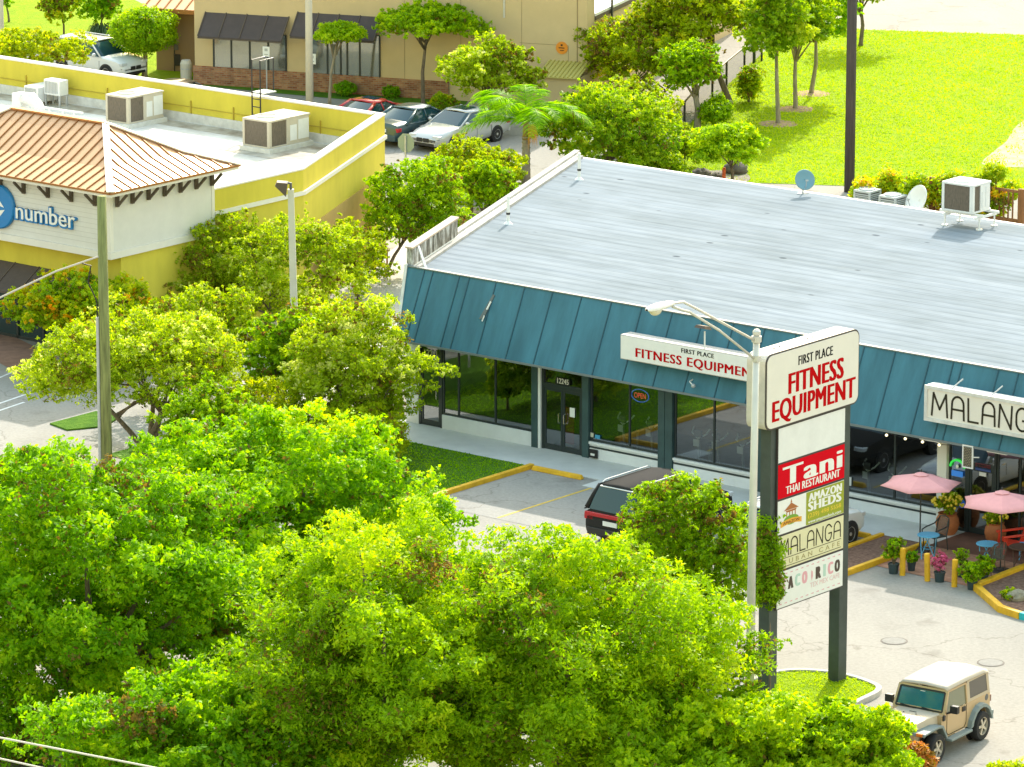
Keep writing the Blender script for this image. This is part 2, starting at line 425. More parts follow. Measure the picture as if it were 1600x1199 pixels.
struct(MB().sheet(polyW([(-6,-2.05),(5.40,-2.05),(5.40,-9.4),(-6,-9.4)]), .03).obj('front_lawn', M['lawn_dark']))
# pavements
wk = MB().prism(polyW([(-2.6,-2.02),(20.33,-2.02),(20.33,.3),(-2.6,.3)]), -.02, .02)
wk.prism(polyW([(8.05,-2.9),(8.75,-2.9),(8.75,-2.021),(8.05,-2.021)]), -.02, .018)
struct(wk.obj('sidewalk', M['walk']))
M['brick'] = None
def brick_mat(name, c1, c2, mortar, scale, bw=.5, bh=.25, rough=.9, rot=None, vert=False, ms=.015):
    m = bpy.data.materials.new(name); m.use_nodes = True
    nt = m.node_tree; p = nt.nodes['Principled BSDF']; p.inputs['Roughness'].default_value = rough
    tc = _n(nt, 'ShaderNodeTexCoord'); mp = _n(nt, 'ShaderNodeMapping')
    if rot: mp.inputs['Rotation'].default_value = rot
    nt.links.new(tc.outputs['Object'], mp.inputs[0])
    b = _n(nt, 'ShaderNodeTexBrick'); b.inputs['Color1'].default_value = (*c1,1); b.inputs['Color2'].default_value = (*c2,1); b.inputs['Mortar'].default_value = (*mortar,1)
    b.inputs['Scale'].default_value = scale; b.inputs['Mortar Size'].default_value = ms; b.inputs['Brick Width'].default_value = bw; b.inputs['Row Height'].default_value = bh; b.inputs['Bias'].default_value = 0
    nt.links.new(mp.outputs[0], b.inputs['Vector'])
    nz = _n(nt, 'ShaderNodeTexNoise'); nz.inputs['Scale'].default_value = 3; nz.inputs['Detail'].default_value = 6; nt.links.new(tc.outputs['Object'], nz.inputs['Vector'])
    rp = _n(nt, 'ShaderNodeValToRGB'); e = rp.color_ramp.elements; e[0].position = .3; e[0].color = (.7,.7,.7,1); e[1].position = .7; e[1].color = (1.15,1.15,1.15,1)
    nt.links.new(nz.outputs['Fac'], rp.inputs[0])
    mm = _n(nt, 'ShaderNodeMix', data_type='RGBA', blend_type='MULTIPLY'); mm.inputs['Factor'].default_value = 1
    nt.links.new(b.outputs['Color'], mm.inputs['A']); nt.links.new(rp.outputs[0], mm.inputs['B']); nt.links.new(mm.outputs['Result'], p.inputs['Base Color'])
    return m
M['paver'] = brick_mat('patio_pavers', (.42,.19,.11), (.50,.26,.16), (.32,.2,.14), 1, .22, .11, rot=(0,0,-ROT), ms=.006)
M['paver_dark'] = mat('shaded_entrance_slab', (.15,.065,.04), .7, var=.25, vscale=1.5)  # brown entrance walk, its shade mixed into the dark colour
struct(MB().sheet(polyW([(20.33,-1.95),(20.33,-4.75),(24.05,-4.9),(24.05,-1.95)]), .012).obj('patio', M['paver']))
struct(MB().sheet(polyW([(20.335,.3),(20.335,-1.95),(34,-1.95),(34,.3)]), .016).obj('entrance_paving', M['paver_dark']))
struct(MB().sheet(polyG([(-80,505),(-80,578),(0,568),(38,590),(75,575),(60,545),(0,516)]), .012).obj('brick_path', mat('brown_pavers', (.27,.15,.10), .9, var=.2, vscale=3)))
struct(MB().sheet(polyW([(5.45,-2.05),(18.7,-2.05),(18.7,-7.6),(5.45,-7.6)]), .006).obj('parking_bay', M['asphalt_lot']))
struct(MB().sheet(polyG([(-80,590),(0,580),(60,590),(230,560),(250,700),(120,760),(0,735),(-80,760)]), .006).obj('side_lot', M['asphalt_lot']))
struct(MB().sheet(polyW([(-14.5,.4),(-5.5,.2),(-9.6,9.5),(-15.5,24),(-21,24),(-19.1,20),(-14.5,10)]), .008).obj('side_path', M['concrete']))
M['mulch'] = mat('bark_mulch', (.10,.048,.03), .95, col2=(.27,.16,.11), vscale=9, bump=.9, bscale=14, detail=8)
mul = MB().prism(polyW([(18.85,-2.05),(20.25,-2.05),(20.25,-6.4),(19.9,-7.1),(19.2,-7.1),(18.85,-6.4)]), 0, .09)
struct(mul.obj('mulch_bed', M['mulch']))
struct(MB().prism(polyW([(24.0,-1.95),(24.1,-5.0),(25.9,-6.4),(29,-6.6),(34,-6.6),(34,-1.95)]), 0, .09).obj('mulch_bed', M['mulch']))
# kerbs: one length of kerb each
def kerb(pts, m, label, wd=.16, h=.14, name='kerb'):
    o = ring_kerb(pts, wd, h).obj(name, m, bevel=.025)
    return tag(o, label, 'kerb')
kerb(polyW([(5.46,-2.12),(5.46,-9.6)]), M['kerb_yellow'], 'yellow kerb along the grass patch left of the parking bay', .18, .15)
kerb(polyW([(18.78,-2.08),(18.78,-6.4),(19.2,-7.2),(19.9,-7.2),(20.33,-6.4),(20.33,-2.0)]), M['kerb_yellow'], 'yellow kerb looping round the mulch bed behind the pylon sign', .16, .17)
kerb(polyW([(24.05,-1.97),(24.12,-5.05),(25.93,-6.5),(26.75,-6.72)]), M['kerb_yellow'], 'yellow angled kerb round the mulch bed at right edge', .19, .2)
kerb(polyW([(26.755,-6.72),(33,-6.85)]), M['kerb_teal'], 'short teal painted end of the kerb at right edge', .19, .2)
ISL = smooth_poly(polyG([(1140,1088),(1215,1056),(1300,1057),(1360,1073),(1371,1086),(1330,1108),(1250,1160),(1160,1230),(1090,1240),(1080,1150)]), 5)
struct(MB().prism(ISL, 0, .1).obj('grass_island', M['lawn']))
ik = ring_kerb(ISL, .16, .15, closed=True).obj('kerb', M['kerb_grey'], bevel=.02)
tag(ik, 'rounded pale concrete kerb around the grass island under the pylon sign', 'kerb')
gk = MB().prism(polyG([(78,664),(150,645),(190,652),(165,668),(105,674)]), 0, .06)
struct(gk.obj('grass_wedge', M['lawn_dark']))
# painted lines
def line(p0, p1, wd, m, z=.011):
    p0 = Vector(p0[:2]); p1 = Vector(p1[:2]); d = (p1-p0).normalized(); q = Vector((-d.y,d.x))*wd/2
    return struct(MB().sheet([p0+q,p0-q,p1-q,p1+q], z).obj('painted_line', m))
line(W(8.45,-2.95), W(8.45,-7.5), .1, M['line_yellow'])
line(W(11.7,-2.5), W(11.7,-7.5), .1, M['line_yellow'])
line(W(15.2,-2.5), W(15.2,-7.5), .1, M['line_yellow'])
line(W(33.9,-21.9), W(33.9,-14.4), .12, M['line_yellow'])
line(G(-30,641), G(40,617), .1, M['line_white']); line(G(-30,652), G(38,629), .1, M['line_white']); line(G(-30,603), G(20,582), .1, M['line_white'])
for (x,y,lab,lid) in ((1397,1002,'round pale manhole cover in the forecourt behind the pylon sign',.33),(1548,1036,'round white manhole cover beside the tan off-roader',.33)):
    p = G(x,y)
    t = thing('manhole_cover', lab, 'manhole', (p.x,p.y,.004))
    MB().lathe([(lid+.05,.0),(lid+.05,.006),(lid+.01,.010),(lid+.01,.004)], 32).obj('rim', mat('manhole_rim',(.14,.12,.1),.8), t)
    MB().lathe([(0.001,.012),(lid,.012),(lid,.0)], 32).obj('lid', mat('manhole_lid',(.30,.285,.26),.95,spec=.05,var=.1,vscale=6), t)
def wheel_stop(s0, s1, t, lab):
    L = s1-s0; p = W((s0+s1)/2, t)
    o = MB().add([(-L/2,-.1,0),(L/2,-.1,0),(L/2,.1,0),(-L/2,.1,0),(-L/2+.05,-.06,.14),(L/2-.05,-.06,.14),(L/2-.05,.06,.14),(-L/2+.05,.06,.14)],
        [(3,2,1,0),(4,5,6,7),(0,1,5,4),(1,2,6,5),(2,3,7,6),(3,0,4,7)]).obj('wheel_stop', M['kerb_yellow'], bevel=.02, loc=(p.x,p.y,.008), rot=(0,0,ROT))
    tag(o, lab, 'wheel stop', 'yellow wheel stops in front of the shop')
wheel_stop(5.62, 7.6, -2.3, 'long yellow wheel stop in the empty bay beside the grass')
wheel_stop(13.2, 15.0, -2.35, 'yellow wheel stop glimpsed behind the street lamp pole')
wheel_stop(16.75, 18.55, -2.35, 'yellow wheel stop at the nose of the white car')

# ------------------------------------------------------------------ the blue-roofed shop
shop = thing('shop_building', 'single storey shop with pale blue flat roof and teal mansard fascia', 'building', O_, ROT)
RZ = 5.05
ob = lambda t: -1.5-.4166*t
BK, RE = 18.4, 36.0
M['teal'] = mat('teal_fascia_metal', (.048,.162,.222), .55, var=.22, vscale=1.1, spec=.25, detail=8, bump=.06, bscale=3, stretch=(1.3,.3,.3))
M['teal_seam'] = mat('teal_seam', (.012,.07,.105), .6)
# roof membrane: long overlapping strips parallel to the front
def roof_mat():
    m = bpy.data.materials.new('roof_membrane'); m.use_nodes = True
    nt = m.node_tree; p = nt.nodes['Principled BSDF']; p.inputs['Roughness'].default_value = .95; p.inputs['Specular IOR Level'].default_value = .03
    tc = _n(nt, 'ShaderNodeTexCoord')
    def noise(st, sc, det=6, ro=.65):
        mp = _n(nt, 'ShaderNodeMapping'); mp.inputs['Scale'].default_value = st; nt.links.new(tc.outputs['Object'], mp.inputs[0])
        z = _n(nt, 'ShaderNodeTexNoise'); z.inputs['Scale'].default_value = sc; z.inputs['Detail'].default_value = det; z.inputs['Roughness'].default_value = ro
        nt.links.new(mp.outputs[0], z.inputs['Vector']); return z.outputs['Fac']
    r = _n(nt, 'ShaderNodeValToRGB'); e = r.color_ramp.elements
    e[0].position = .3; e[0].color = (.186,.221,.256,1); e[1].position = .7; e[1].color = (.258,.294,.33,1)
    nt.links.new(noise((.12,2.4,1), 1.4, 8), r.inputs[0])
    r2 = _n(nt, 'ShaderNodeValToRGB'); e = r2.color_ramp.elements
    e[0].position = .35; e[0].color = (.84,.85,.84,1); e[1].position = .65; e[1].color = (1.08,1.08,1.1,1)
    nt.links.new(noise((.35,.6,1), .8, 8), r2.inputs[0])
    mm = _n(nt, 'ShaderNodeMix', data_type='RGBA', blend_type='MULTIPLY'); mm.inputs['Factor'].default_value = 1
    nt.links.new(r.outputs[0], mm.inputs['A']); nt.links.new(r2.outputs[0], mm.inputs['B'])
    # lap joints every 0.9 m with a wavering edge
    sp = _n(nt, 'ShaderNodeSeparateXYZ'); nt.links.new(tc.outputs['Object'], sp.inputs[0])
    wob = _n(nt, 'ShaderNodeMath', operation='MULTIPLY_ADD'); wob.inputs[1].default_value = .16; nt.links.new(noise((.5,.5,1), 1.0, 4), wob.inputs[0]); nt.links.new(sp.outputs['Y'], wob.inputs[2])
    md = _n(nt, 'ShaderNodeMath', operation='PINGPONG'); md.inputs[1].default_value = .29; nt.links.new(wob.outputs[0], md.inputs[0])
    rl = _n(nt, 'ShaderNodeValToRGB'); e = rl.color_ramp.elements
    e[0].position = 0; e[0].color = (.68,.70,.72,1); e[1].position = .045; e[1].color = (1,1,1,1)
    k = e.new(.24); k.color = (1,1,1,1); k = e.new(.29); k.color = (1.12,1.13,1.14,1)
    nt.links.new(md.outputs[0], rl.inputs[0])
    m2 = _n(nt, 'ShaderNodeMix', data_type='RGBA', blend_type='MULTIPLY'); m2.inputs['Factor'].default_value = .9
    nt.links.new(mm.outputs['Result'], m2.inputs['A']); nt.links.new(rl.outputs[0], m2.inputs['B'])
    # scattered small dark patches
    mp = _n(nt, 'ShaderNodeMapping'); mp.inputs['Scale'].default_value = (.55,.9,1); nt.links.new(tc.outputs['Object'], mp.inputs[0])
    vo = _n(nt, 'ShaderNodeTexVoronoi'); vo.inputs['Scale'].default_value = .85; vo.inputs['Randomness'].default_value = .95; nt.links.new(mp.outputs[0], vo.inputs['Vector'])
    rv = _n(nt, 'ShaderNodeValToRGB'); e = rv.color_ramp.elements
    e[0].position = .05; e[0].color = (.25,.26,.28,1); e[1].position = .085; e[1].color = (1,1,1,1)
    nt.links.new(vo.outputs['Distance'], rv.inputs[0])
    m3 = _n(nt, 'ShaderNodeMix', data_type='RGBA', blend_type='MULTIPLY'); m3.inputs['Factor'].default_value = .8
    nt.links.new(m2.outputs['Result'], m3.inputs['A']); nt.links.new(rv.outputs[0], m3.inputs['B'])
    nt.links.new(m3.outputs['Result'], p.inputs['Base Color'])
    b = _n(nt, 'ShaderNodeBump'); b.inputs['Strength'].default_value = .25; b.inputs['Distance'].default_value = .04
    nt.links.new(md.outputs[0], b.inputs['Height']); nt.links.new(b.outputs[0], p.inputs['Normal'])
    return m
roof = MB().prism([(ob(.05)+.1,.06),(RE,.06),(RE,BK),(ob(BK)+.1,BK)], RZ-.25, RZ).obj('roof', roof_mat(), shop)
# walls: left oblique side, rear, right
wl_ = MB()
wl_.prism([(ob(0),0.0),(ob(0)+.28,0.0),(ob(BK)+.28,BK),(ob(BK),BK)], 0, RZ+.13)
wl_.prism([(ob(BK)+.28,BK+.004),(RE,BK+.004),(RE,BK+.25),(ob(BK)+.28,BK+.25)], 0, RZ-.02)
wl_.prism([(RE+.003,0),(RE+.25,0),(RE+.25,BK+.25),(RE+.003,BK+.25)], 0, RZ+.05)
wl_.box(-1.2,-.95,-.03,.25,0,2.96)
wl_.obj('wall', M['white'], shop)
# wing closing the left end of the mansard
pr = [(-1.06,2.86),(.06,2.86),(.06,5.24),(-.02,5.24)]
MB().add([(ob(t)-.02,t,z) for t,z in pr]+[(ob(t)+.1,t,z) for t,z in pr], [(0,1,2,3),(7,6,5,4),(0,4,5,1),(1,5,6,2),(2,6,7,3),(3,7,4,0)]).obj('end_wing', M['dirty_white'], shop)
# mansard fascia
def mans(s0, s1): 
    pr = [(-1.0,2.96),(0,5.16),(.1,5.16),(.1,2.96)]
    l = [(ob(t)+.1 if s0 is None else s0, t, z) for t,z in pr]
    return MB().add(l+[(s1,t,z) for t,z in pr], [(0,1,2,3),(7,6,5,4),(0,4,5,1),(1,5,6,2),(2,6,7,3),(3,7,4,0)])
fas = mans(None, RE).obj('fascia', M['teal'], shop)
sb = MB()
for s in [-.67,-.32,.78,1.19,2.29,3.45,4.58,5.74,6.93,8.12,9.31,10.5,11.68,12.86,14.04,15.24,16.57,17.7,18.96,19.8,20.12,21.4,22.1,23.2,24.3,25.4,26.5,27.6,28.7,29.8,30.9,32,33.1,34.2]:
    sb.bar((s,-1.006,2.965),(s,-.006,5.155),.035,.03,up=(0,-1,.45))
sb.obj('fascia_seam', M['teal_seam'], fas)
MB().box(ob(0)-.02,RE,-.035,.11,5.163,5.2).box(ob(-1)+.1,RE,-1.03,-1.002,2.93,3.0).obj('fascia_trim', mat('fascia_trim',(.16,.19,.2),.5), fas)
fl = MB().add([(2.02,-.56,4.02),(2.2,-.55,4.05),(2.38,-.2,4.78),(2.3,-.19,4.8)],[(0,1,2,3)])
fo = fl.obj('torn_flap', mat('flap_metal',(.10,.12,.12),.4), fas); so = fo.modifiers.new('s','SOLIDIFY'); so.thickness = .03
MB().bar((2.2,-.62,3.98),(2.25,-.56,4.16),.05,.03).bar((2.3,-.5,4.35),(2.36,-.37,4.6),.05,.03).obj('torn_edge', M['white_clean'], fas)
# low parapet and stained upstand on the left side
cb = MB()
cb.prism([(ob(4.72),4.72),(ob(4.72)+.24,4.72),(ob(BK+.2)+.24,BK+.2),(ob(BK+.2),BK+.2)], RZ+.132, RZ+.22)
cb.prism([(ob(.3)+.285,.3),(ob(.3)+.47,.3),(ob(BK)+.47,BK),(ob(BK)+.285,BK)], RZ+.003, RZ+.09)
cb.obj('parapet_coping', mat('parapet_coping_grey',(.42,.41,.39),.9,var=.15,vscale=2,spec=.1), shop)
def stain_mat():
    m = bpy.data.materials.new('stained_parapet'); m.use_nodes = True
    nt = m.node_tree; p = nt.nodes['Principled BSDF']; p.inputs['Roughness'].default_value = .9
    tc = _n(nt,'ShaderNodeTexCoord'); mp = _n(nt,'ShaderNodeMapping'); mp.inputs['Scale'].default_value = (3,3,.7); nt.links.new(tc.outputs['Object'], mp.inputs[0])
    z = _n(nt,'ShaderNodeTexNoise'); z.inputs['Scale'].default_value = 1.3; z.inputs['Detail'].default_value = 7; z.inputs['Roughness'].default_value = .75; nt.links.new(mp.outputs[0], z.inputs['Vector'])
    r = _n(nt,'ShaderNodeValToRGB'); e = r.color_ramp.elements
    e[0].position = .38; e[0].color = (.035,.035,.03,1); e[1].position = .66; e[1].color = (.7,.72,.72,1); k = e.new(.5); k.color = (.2,.19,.16,1)
    nt.links.new(z.outputs['Fac'], r.inputs[0]); nt.links.new(r.outputs[0], p.inputs['Base Color']); return m
pp = MB().prism([(ob(.1)+.02,.1),(ob(.1)+.26,.1),(ob(4.7)+.26,4.7),(ob(4.7)+.02,4.7)], RZ+.131, 5.74).obj('parapet', stain_mat(), shop)
MB().prism([(ob(.05)-.03,.05),(ob(.05)+.3,.05),(ob(4.75)+.3,4.75),(ob(4.75)-.03,4.75)], 5.743, 5.8).obj('parapet_cap', mat('pinkish_coping',(.52,.42,.34),.85,var=.1), pp)
MB().bar((ob(.6)+.3,.6,5.72),(ob(.05)+.75,.16,5.16),.07).obj('brace', M['white'], shop)
for (x,y,h) in ((905,281,.95),(794,350,.95)):
    s,t = LOC(G(x,y,RZ))
    v = MB().tube([(s,t,RZ),(s,t,RZ+h)], .055, 10).lathe([(.16,0),(.06,.1)],10,(s,t,RZ)).obj('vent_pipe', M['white_clean'], shop)
    MB().lathe([(.07,0),(.07,.07)],10,(s,t,RZ+.32)).obj('clamp_band', M['black'], v)
# storefront: sills, columns, frames, glass
GL = glass_mat('storefront_glass', (.60,.66,.64), refl=.22)
for a,b in ((.05,3.78),(6.1,8.84),(9.42,12.45),(13.0,15.75),(16.0,19.34)):
    sw = MB().box(a,b,-.04,.16,.02,.48).obj('sill_wall', M['sill_white'], shop)
    if a > 1:
        MB().box(a,b,-.09,.05,.483,.56).obj('window_ledge', M['white'], sw)
        MB().box(a,b,-.052,-.042,.36,.42).obj('ledge_trim', M['frame_dark'], sw)
for a,b,m in ((3.79,4.04,'teal_dark'),(5.84,6.09,'teal_dark'),(8.85,9.1,'teal_dark'),(9.12,9.4,'teal_dark'),(12.46,12.98,'teal_dark'),(15.76,15.98,'teal_dark')):
    MB().box(a,b,-.1,.2,.02,2.955).obj('column', M[m], shop)
MB().box(4.045,4.14,-.08,.2,.02,2.955).obj('column', M['white'], shop)
MB().box(19.35,19.69,-.12,.2,.02,2.955).obj('column', M['cream_sign'], shop)
def glazing(a, b, z0, bars, name='window', hz=()):
    f = MB()
    f.box(a,b,.0,.06,z0,z0+.06).box(a,b,.0,.06,2.86,2.95)
    for x in [a]+list(bars)+[b-.06]: f.box(x,x+.06,.001,.059,z0+.061,2.859)
    for z in hz: f.box(a+.061,b-.061,.004,.056,z,z+.05)
    o = f.obj(name, M['frame_dark'], shop)
    MB().add([(a+.03,.03,z0+.03),(b-.03,.03,z0+.03),(b-.03,.03,2.9),(a+.03,.03,2.9)],[(0,1,2,3)]).obj('pane', GL, o)
    return o
glazing(.05,3.78,.482,[.68,2.2])
glazing(6.1,8.84,.565,[7.62])
glazing(9.42,12.45,.565,[10.92])
glazing(13.0,15.75,.565,[14.4])
glazing(16.0,19.34,.565,[17.7])
glazing(19.7,20.34,.02,[])
glazing(21.42,24.6,.02,[22.2,23.4])
glazing(24.7,35.9,.02,[26,27.5,29,31,33])
def door(a, b, leaves, hdr=2.05):
    f = MB().box(a,a+.08,-.02,.08,.02,2.95).box(b-.08,b,-.02,.08,.02,2.95).box(a+.081,b-.081,-.02,.08,hdr,hdr+.14).box(a+.081,b-.081,-.02,.08,2.85,2.949)
    fr = f.obj('door_frame', M['frame_dark'], shop)
    MB().add([(a+.08,.03,hdr+.12),(b-.08,.03,hdr+.12),(b-.08,.03,2.88),(a+.08,.03,2.88)],[(0,1,2,3)]).obj('pane', GL, fr)
    wdt = (b-a-.17)/leaves
    for k in range(leaves):
        x0 = a+.085+k*wdt; x1 = x0+wdt-.01
        d = MB().box(x0,x0+.07,0,.05,.03,hdr-.01).box(x1-.07,x1,0,.05,.03,hdr-.01).box(x0+.071,x1-.071,0,.05,.03,.2).box(x0+.071,x1-.071,0,.05,hdr-.1,hdr-.01).obj('door', M['frame_dark'], shop)
        MB().add([(x0+.06,.025,.18),(x1-.06,.025,.18),(x1-.06,.025,hdr-.08),(x0+.06,.025,hdr-.08)],[(0,1,2,3)]).obj('pane', GL, d)
        hx = x1-.1 if (k == 0 and leaves == 2) or leaves == 1 else x0+.1
        MB().tube([(hx,-.01,.95),(hx,-.08,.97),(hx,-.08,1.25),(hx,-.01,1.27)], .018, 8).obj('handle', M['chrome'], d)
    return fr
d1 = door(-.93,.04,1)
d2 = door(4.15,5.83,2)
d3 = door(20.36,21.4,1)
letter('12241', mat('number_gold',(.62,.58,.36),.5), d1, (-.42,-.03,2.42), FRONT, .52, .26, name='house_number', bold=-.005)
MB().box(4.72,5.3,-.03,-.022,2.22,2.42).obj('number_plate', M['black'], d2)
letter('12245', M['cream_sign'], d2, (5.02,-.035,2.33), FRONT, .46, .17, name='house_number', bold=.02)
for x0,x1,z0,z1,m in ((5.28,5.48,1.22,1.52,'white_clean'),): MB().box(x0,x1,-.012,-.006,z0,z1).obj('notice', M[m], d2)
MB().box(6.14,6.46,-.11,-.055,.05,.33).obj('meter_box', M['black'], shop, bevel=.02)
MB().box(6.2,6.36,-.116,-.111,.13,.2).obj('meter_label', M['white_clean'], shop)
# interior
inn = MB().sheet([(-1.1,.25),(35.9,.25),(35.9,9),(-4.5,9)], .03)
inn.add([(-4.9,9,0),(35.9,9,0),(35.9,9,4.8),(-4.9,9,4.8)],[(0,1,2,3)])
inn.obj('interior', M['dark_in'], shop)
MB().box(4.05,4.1,.3,6,.03,4.7).box(12.7,12.8,.3,9,.03,4.7).box(19.5,19.6,.3,9,.03,4.7).obj('partition_wall', M['beige_in'], shop)
MB().box(6.3,12.0,4.2,4.5,.03,1.2).box(20.5,26,3.4,4.0,.03,1.2).obj('counter', mat('counter',(.22,.13,.08),.6), shop)
ban = thing('banner_stand', 'tall red banner standing just inside the glass double doors', 'banner', W(4.62,.75,.03), ROT)
MB().box(-.24,.24,-.01,.01,.06,1.25).obj('banner', mat('banner_red',(.42,.02,.03),.6), ban)
MB().box(-.26,.26,-.08,.08,0,.06).obj('base', M['galv'], ban)
# exercise machines behind the windows
def machine(s, t, lab, kind):
    e = thing('exercise_machine', lab, 'exercise machine', W(s,t,.03), ROT+random.uniform(-.25,.25), 'exercise machines behind the shop windows')
    MB().box(-.28,.28,-.45,.6,.02,.14).box(-.06,.06,-.5,.75,.0,.05).obj('base', M['black'], e, bevel=.02)
    MB().tube([(0,-.3,.1),(0,-.36,.75),(0,-.4,1.22)], .045, 8).obj('post', M['galv'] if kind else M['white_clean'], e)
    MB().box(-.15,.15,-.46,-.4,1.18,1.4).obj('console', M['fan_dark'], e, bevel=.015)
    MB().tube([(-.3,-.2,1.42),(-.26,-.36,1.28),(0,-.42,1.12),(.26,-.36,1.28),(.3,-.2,1.42)], .028, 8).obj('handlebar', M['white_clean'], e)
    if kind: MB().box(-.11,.11,-.53,-.52,.9,1.12).obj('price_tag', M['white_clean'], e)
    if kind == 2:
        MB().tube([(0,.25,.1),(0,.28,.75)], .035, 8).obj('seat_post', M['galv'], e)
        MB().sphere((0,.28,.8), .13,.17,.06).obj('seat', M['black'], e, smooth=True)
for i,(s,t,k,wd) in enumerate(((7.05,.9,2,'left half of the OPEN sign window'),(8.15,.95,1,'right half of the OPEN sign window'),(9.95,.9,2,'window left of the lamp, its first'),(10.75,.95,1,'window left of the lamp, its second'),(11.6,1.0,2,'window left of the lamp, its third'),(12.2,1.5,1,'window left of the lamp, its last'),(16.5,.9,1,'window by the pink parasol, left end'),(17.35,.95,2,'window by the pink parasol, middle'))):
    machine(s, t, 'exercise machine with pale handlebars in the '+wd, k)
# neon OPEN sign in window two
def emit(name, col, st):
    m = bpy.data.materials.new(name); m.use_nodes = True; p = m.node_tree.nodes['Principled BSDF']
    p.inputs['Base Color'].default_value = (*col,1); p.inputs['Emission Color'].default_value = (*col,1); p.inputs['Emission Strength'].default_value = st; return m
ns = thing('neon_sign', 'small red and blue neon OPEN sign inside the shop window', 'neon sign', W(8.0,.09,2.3), ROT)
MB().tube([(.34*math.cos(a),0,.2*math.sin(a)) for a in [2*math.pi*i/28 for i in range(29)]], .016, 6).obj('blue_ring', emit('neon_blue',(.06,.12,.6),.3), ns)
letter('OPEN', emit('neon_red',(.7,.06,.06),.4), ns, (0,-.01,0), FRONT, .46, .17, bold=.01)
ar = thing('neon_sign', 'green arched neon sign over blue sign in cafe side window', 'neon sign', W(20.02,-.03,1.9), ROT)
MB().tube([(.25*math.cos(a),0,.06+.22*math.sin(a)) for a in [math.pi*i/14 for i in range(15)]], .035, 6).obj('green_arch', emit('neon_green',(.03,.5,.06),.35), ar)
MB().box(-.2,.2,-.01,.01,-.22,-.05).obj('blue_panel', emit('neon_panel',(.03,.16,.5),.2), ar)
MB().sphere((0,0,.08),.05,.03,.07).obj('white_figure', M['white_clean'], ar)
stk = MB().lathe([(0.001,0),(.13,0),(.13,.01)],20,(20.2,-.02,.86),axis='y').obj('sticker', emit('sticker_blue',(.03,.12,.5),.1), shop)  # blue sticker, no lamp, given a faint added glow
for x0,x1,z0,z1,c in ((20.5,20.64,1.0,1.2,(.7,.7,.7)),(20.5,20.66,.78,.96,(.6,.2,.05)),(21.02,21.3,.78,.98,(.65,.66,.66)),(21.04,21.28,1.0,1.2,(.08,.3,.06)),(20.8,21.05,1.83,1.95,(.7,.7,.7)),(20.66,21.2,2.1,2.2,(.35,.05,.1)),(20.66,21.2,1.99,2.09,(.04,.08,.3)),(16.05,16.17,.75,1.02,(.6,.62,.62)),(6.3,6.5,.68,.8,(.05,.3,.5)),(6.12,6.24,.7,.84,(.5,.5,.4))):
    MB().box(x0,x1,-.02,-.012,z0,z1).obj('sticker', mat('sticker',c,.6), shop)
sl_ = thing('string_lights', 'row of small round bulbs strung under the teal fascia', 'string lights', W(19.0,-.98,2.9), ROT)
MB().tube([(-1.2,0,0.02),(-.4,0,-.04),(.4,0,-.01),(1.0,0,-.05),(1.7,0,.02)], .008, 5).obj('cable', M['black'], sl_)
for x in (-.9,-.22,.4,1.0): MB().sphere((x,0,-.07), .045, n=10, m=6).obj('bulb', emit('bulb',(.9,.75,.45),.8), sl_, smooth=True)
hs = thing('hanging_sign', 'white framed gridded board hanging under the fascia by the cafe door', 'sign', W(21.05,-1.02,2.3), ROT)
MB().box(-.19,.19,-.02,.02,0,.04).box(-.19,.19,-.02,.02,.66,.7).box(-.19,-.15,-.02,.02,.041,.659).box(.15,.19,-.02,.02,.041,.659).bar((.19,0,.36),(.34,.1,.36),.03).obj('frame', M['white_clean'], hs)
MB().box(-.15,.15,-.008,.008,.04,.66).obj('board', brick_mat('board_grid',(.42,.36,.22),(.36,.31,.2),(.10,.09,.07),1,.06,.05,vert=True,rot=(math.pi/2,0,0)), hs)
MB().box(19.3,20.0,-1.0,-.6,2.9,2.95).box(21.7,22.4,-1.0,-.6,2.9,2.95).obj('soffit_light', M['white_clean'], shop)
# floodlight on the fascia top above the fitness sign
fl = thing('floodlight', 'small brown floodlight on a white stem above the FITNESS EQUIPMENT fascia sign', 'floodlight', W(11.35,-.5,4.1), ROT)
MB().tube([(0,-.05,0),(0,-.55,.35),(0,-.55,.95)], .025, 8).obj('stem', M['white_clean'], fl)
MB().add([(-.24,-.78,1.08),(.16,-.78,1.08),(.16,-.4,.98),(-.24,-.4,.98),(-.2,-.72,1.16),(.12,-.72,1.16),(.12,-.46,1.1),(-.2,-.46,1.1)],[(3,2,1,0),(4,5,6,7),(0,1,5,4),(1,2,6,5),(2,3,7,6),(3,0,4,7)]).obj('lamp_head', mat('floodlight_brown',(.09,.06,.045),.5), fl)
cm = thing('security_camera', 'tiny white camera on a curved bracket below the FITNESS EQUIPMENT fascia sign', 'camera', W(10.9,-.86,3.3), ROT)
MB().tube([(-.18,.1,.1),(-.18,-.1,.06),(0,-.2,.0)], .02, 6).obj('bracket', M['white_clean'], cm)
MB().sphere((.05,-.22,-.02), .07, n=10, m=6).obj('lens_housing', M['grey_metal'], cm, smooth=True)

# ------------------------------------------------------------------ fascia signs
sg = thing('fascia_sign', 'long white lightbox sign with red FITNESS EQUIPMENT on the teal fascia', 'sign', W(8.13,-1.1,3.72), ROT)
MB().box(0,6.1,0,.5,0,.78).obj('cabinet', mat('sign_cabinet',(.5,.46,.42),.5), sg, bevel=.02)
MB().box(.03,6.07,-.012,-.002,.03,.75).obj('face', M['white_clean'], sg)
letter('FITNESS EQUIPMENT', M['red_letter'], sg, (2.98,-.02,.27), FRONT, 4.75, .34, bold=.045, spacing=1.12)
letter('FIRST PLACE', M['black_letter'], sg, (3.0,-.02,.62), FRONT, 1.25, .14, bold=.04, spacing=1.1)
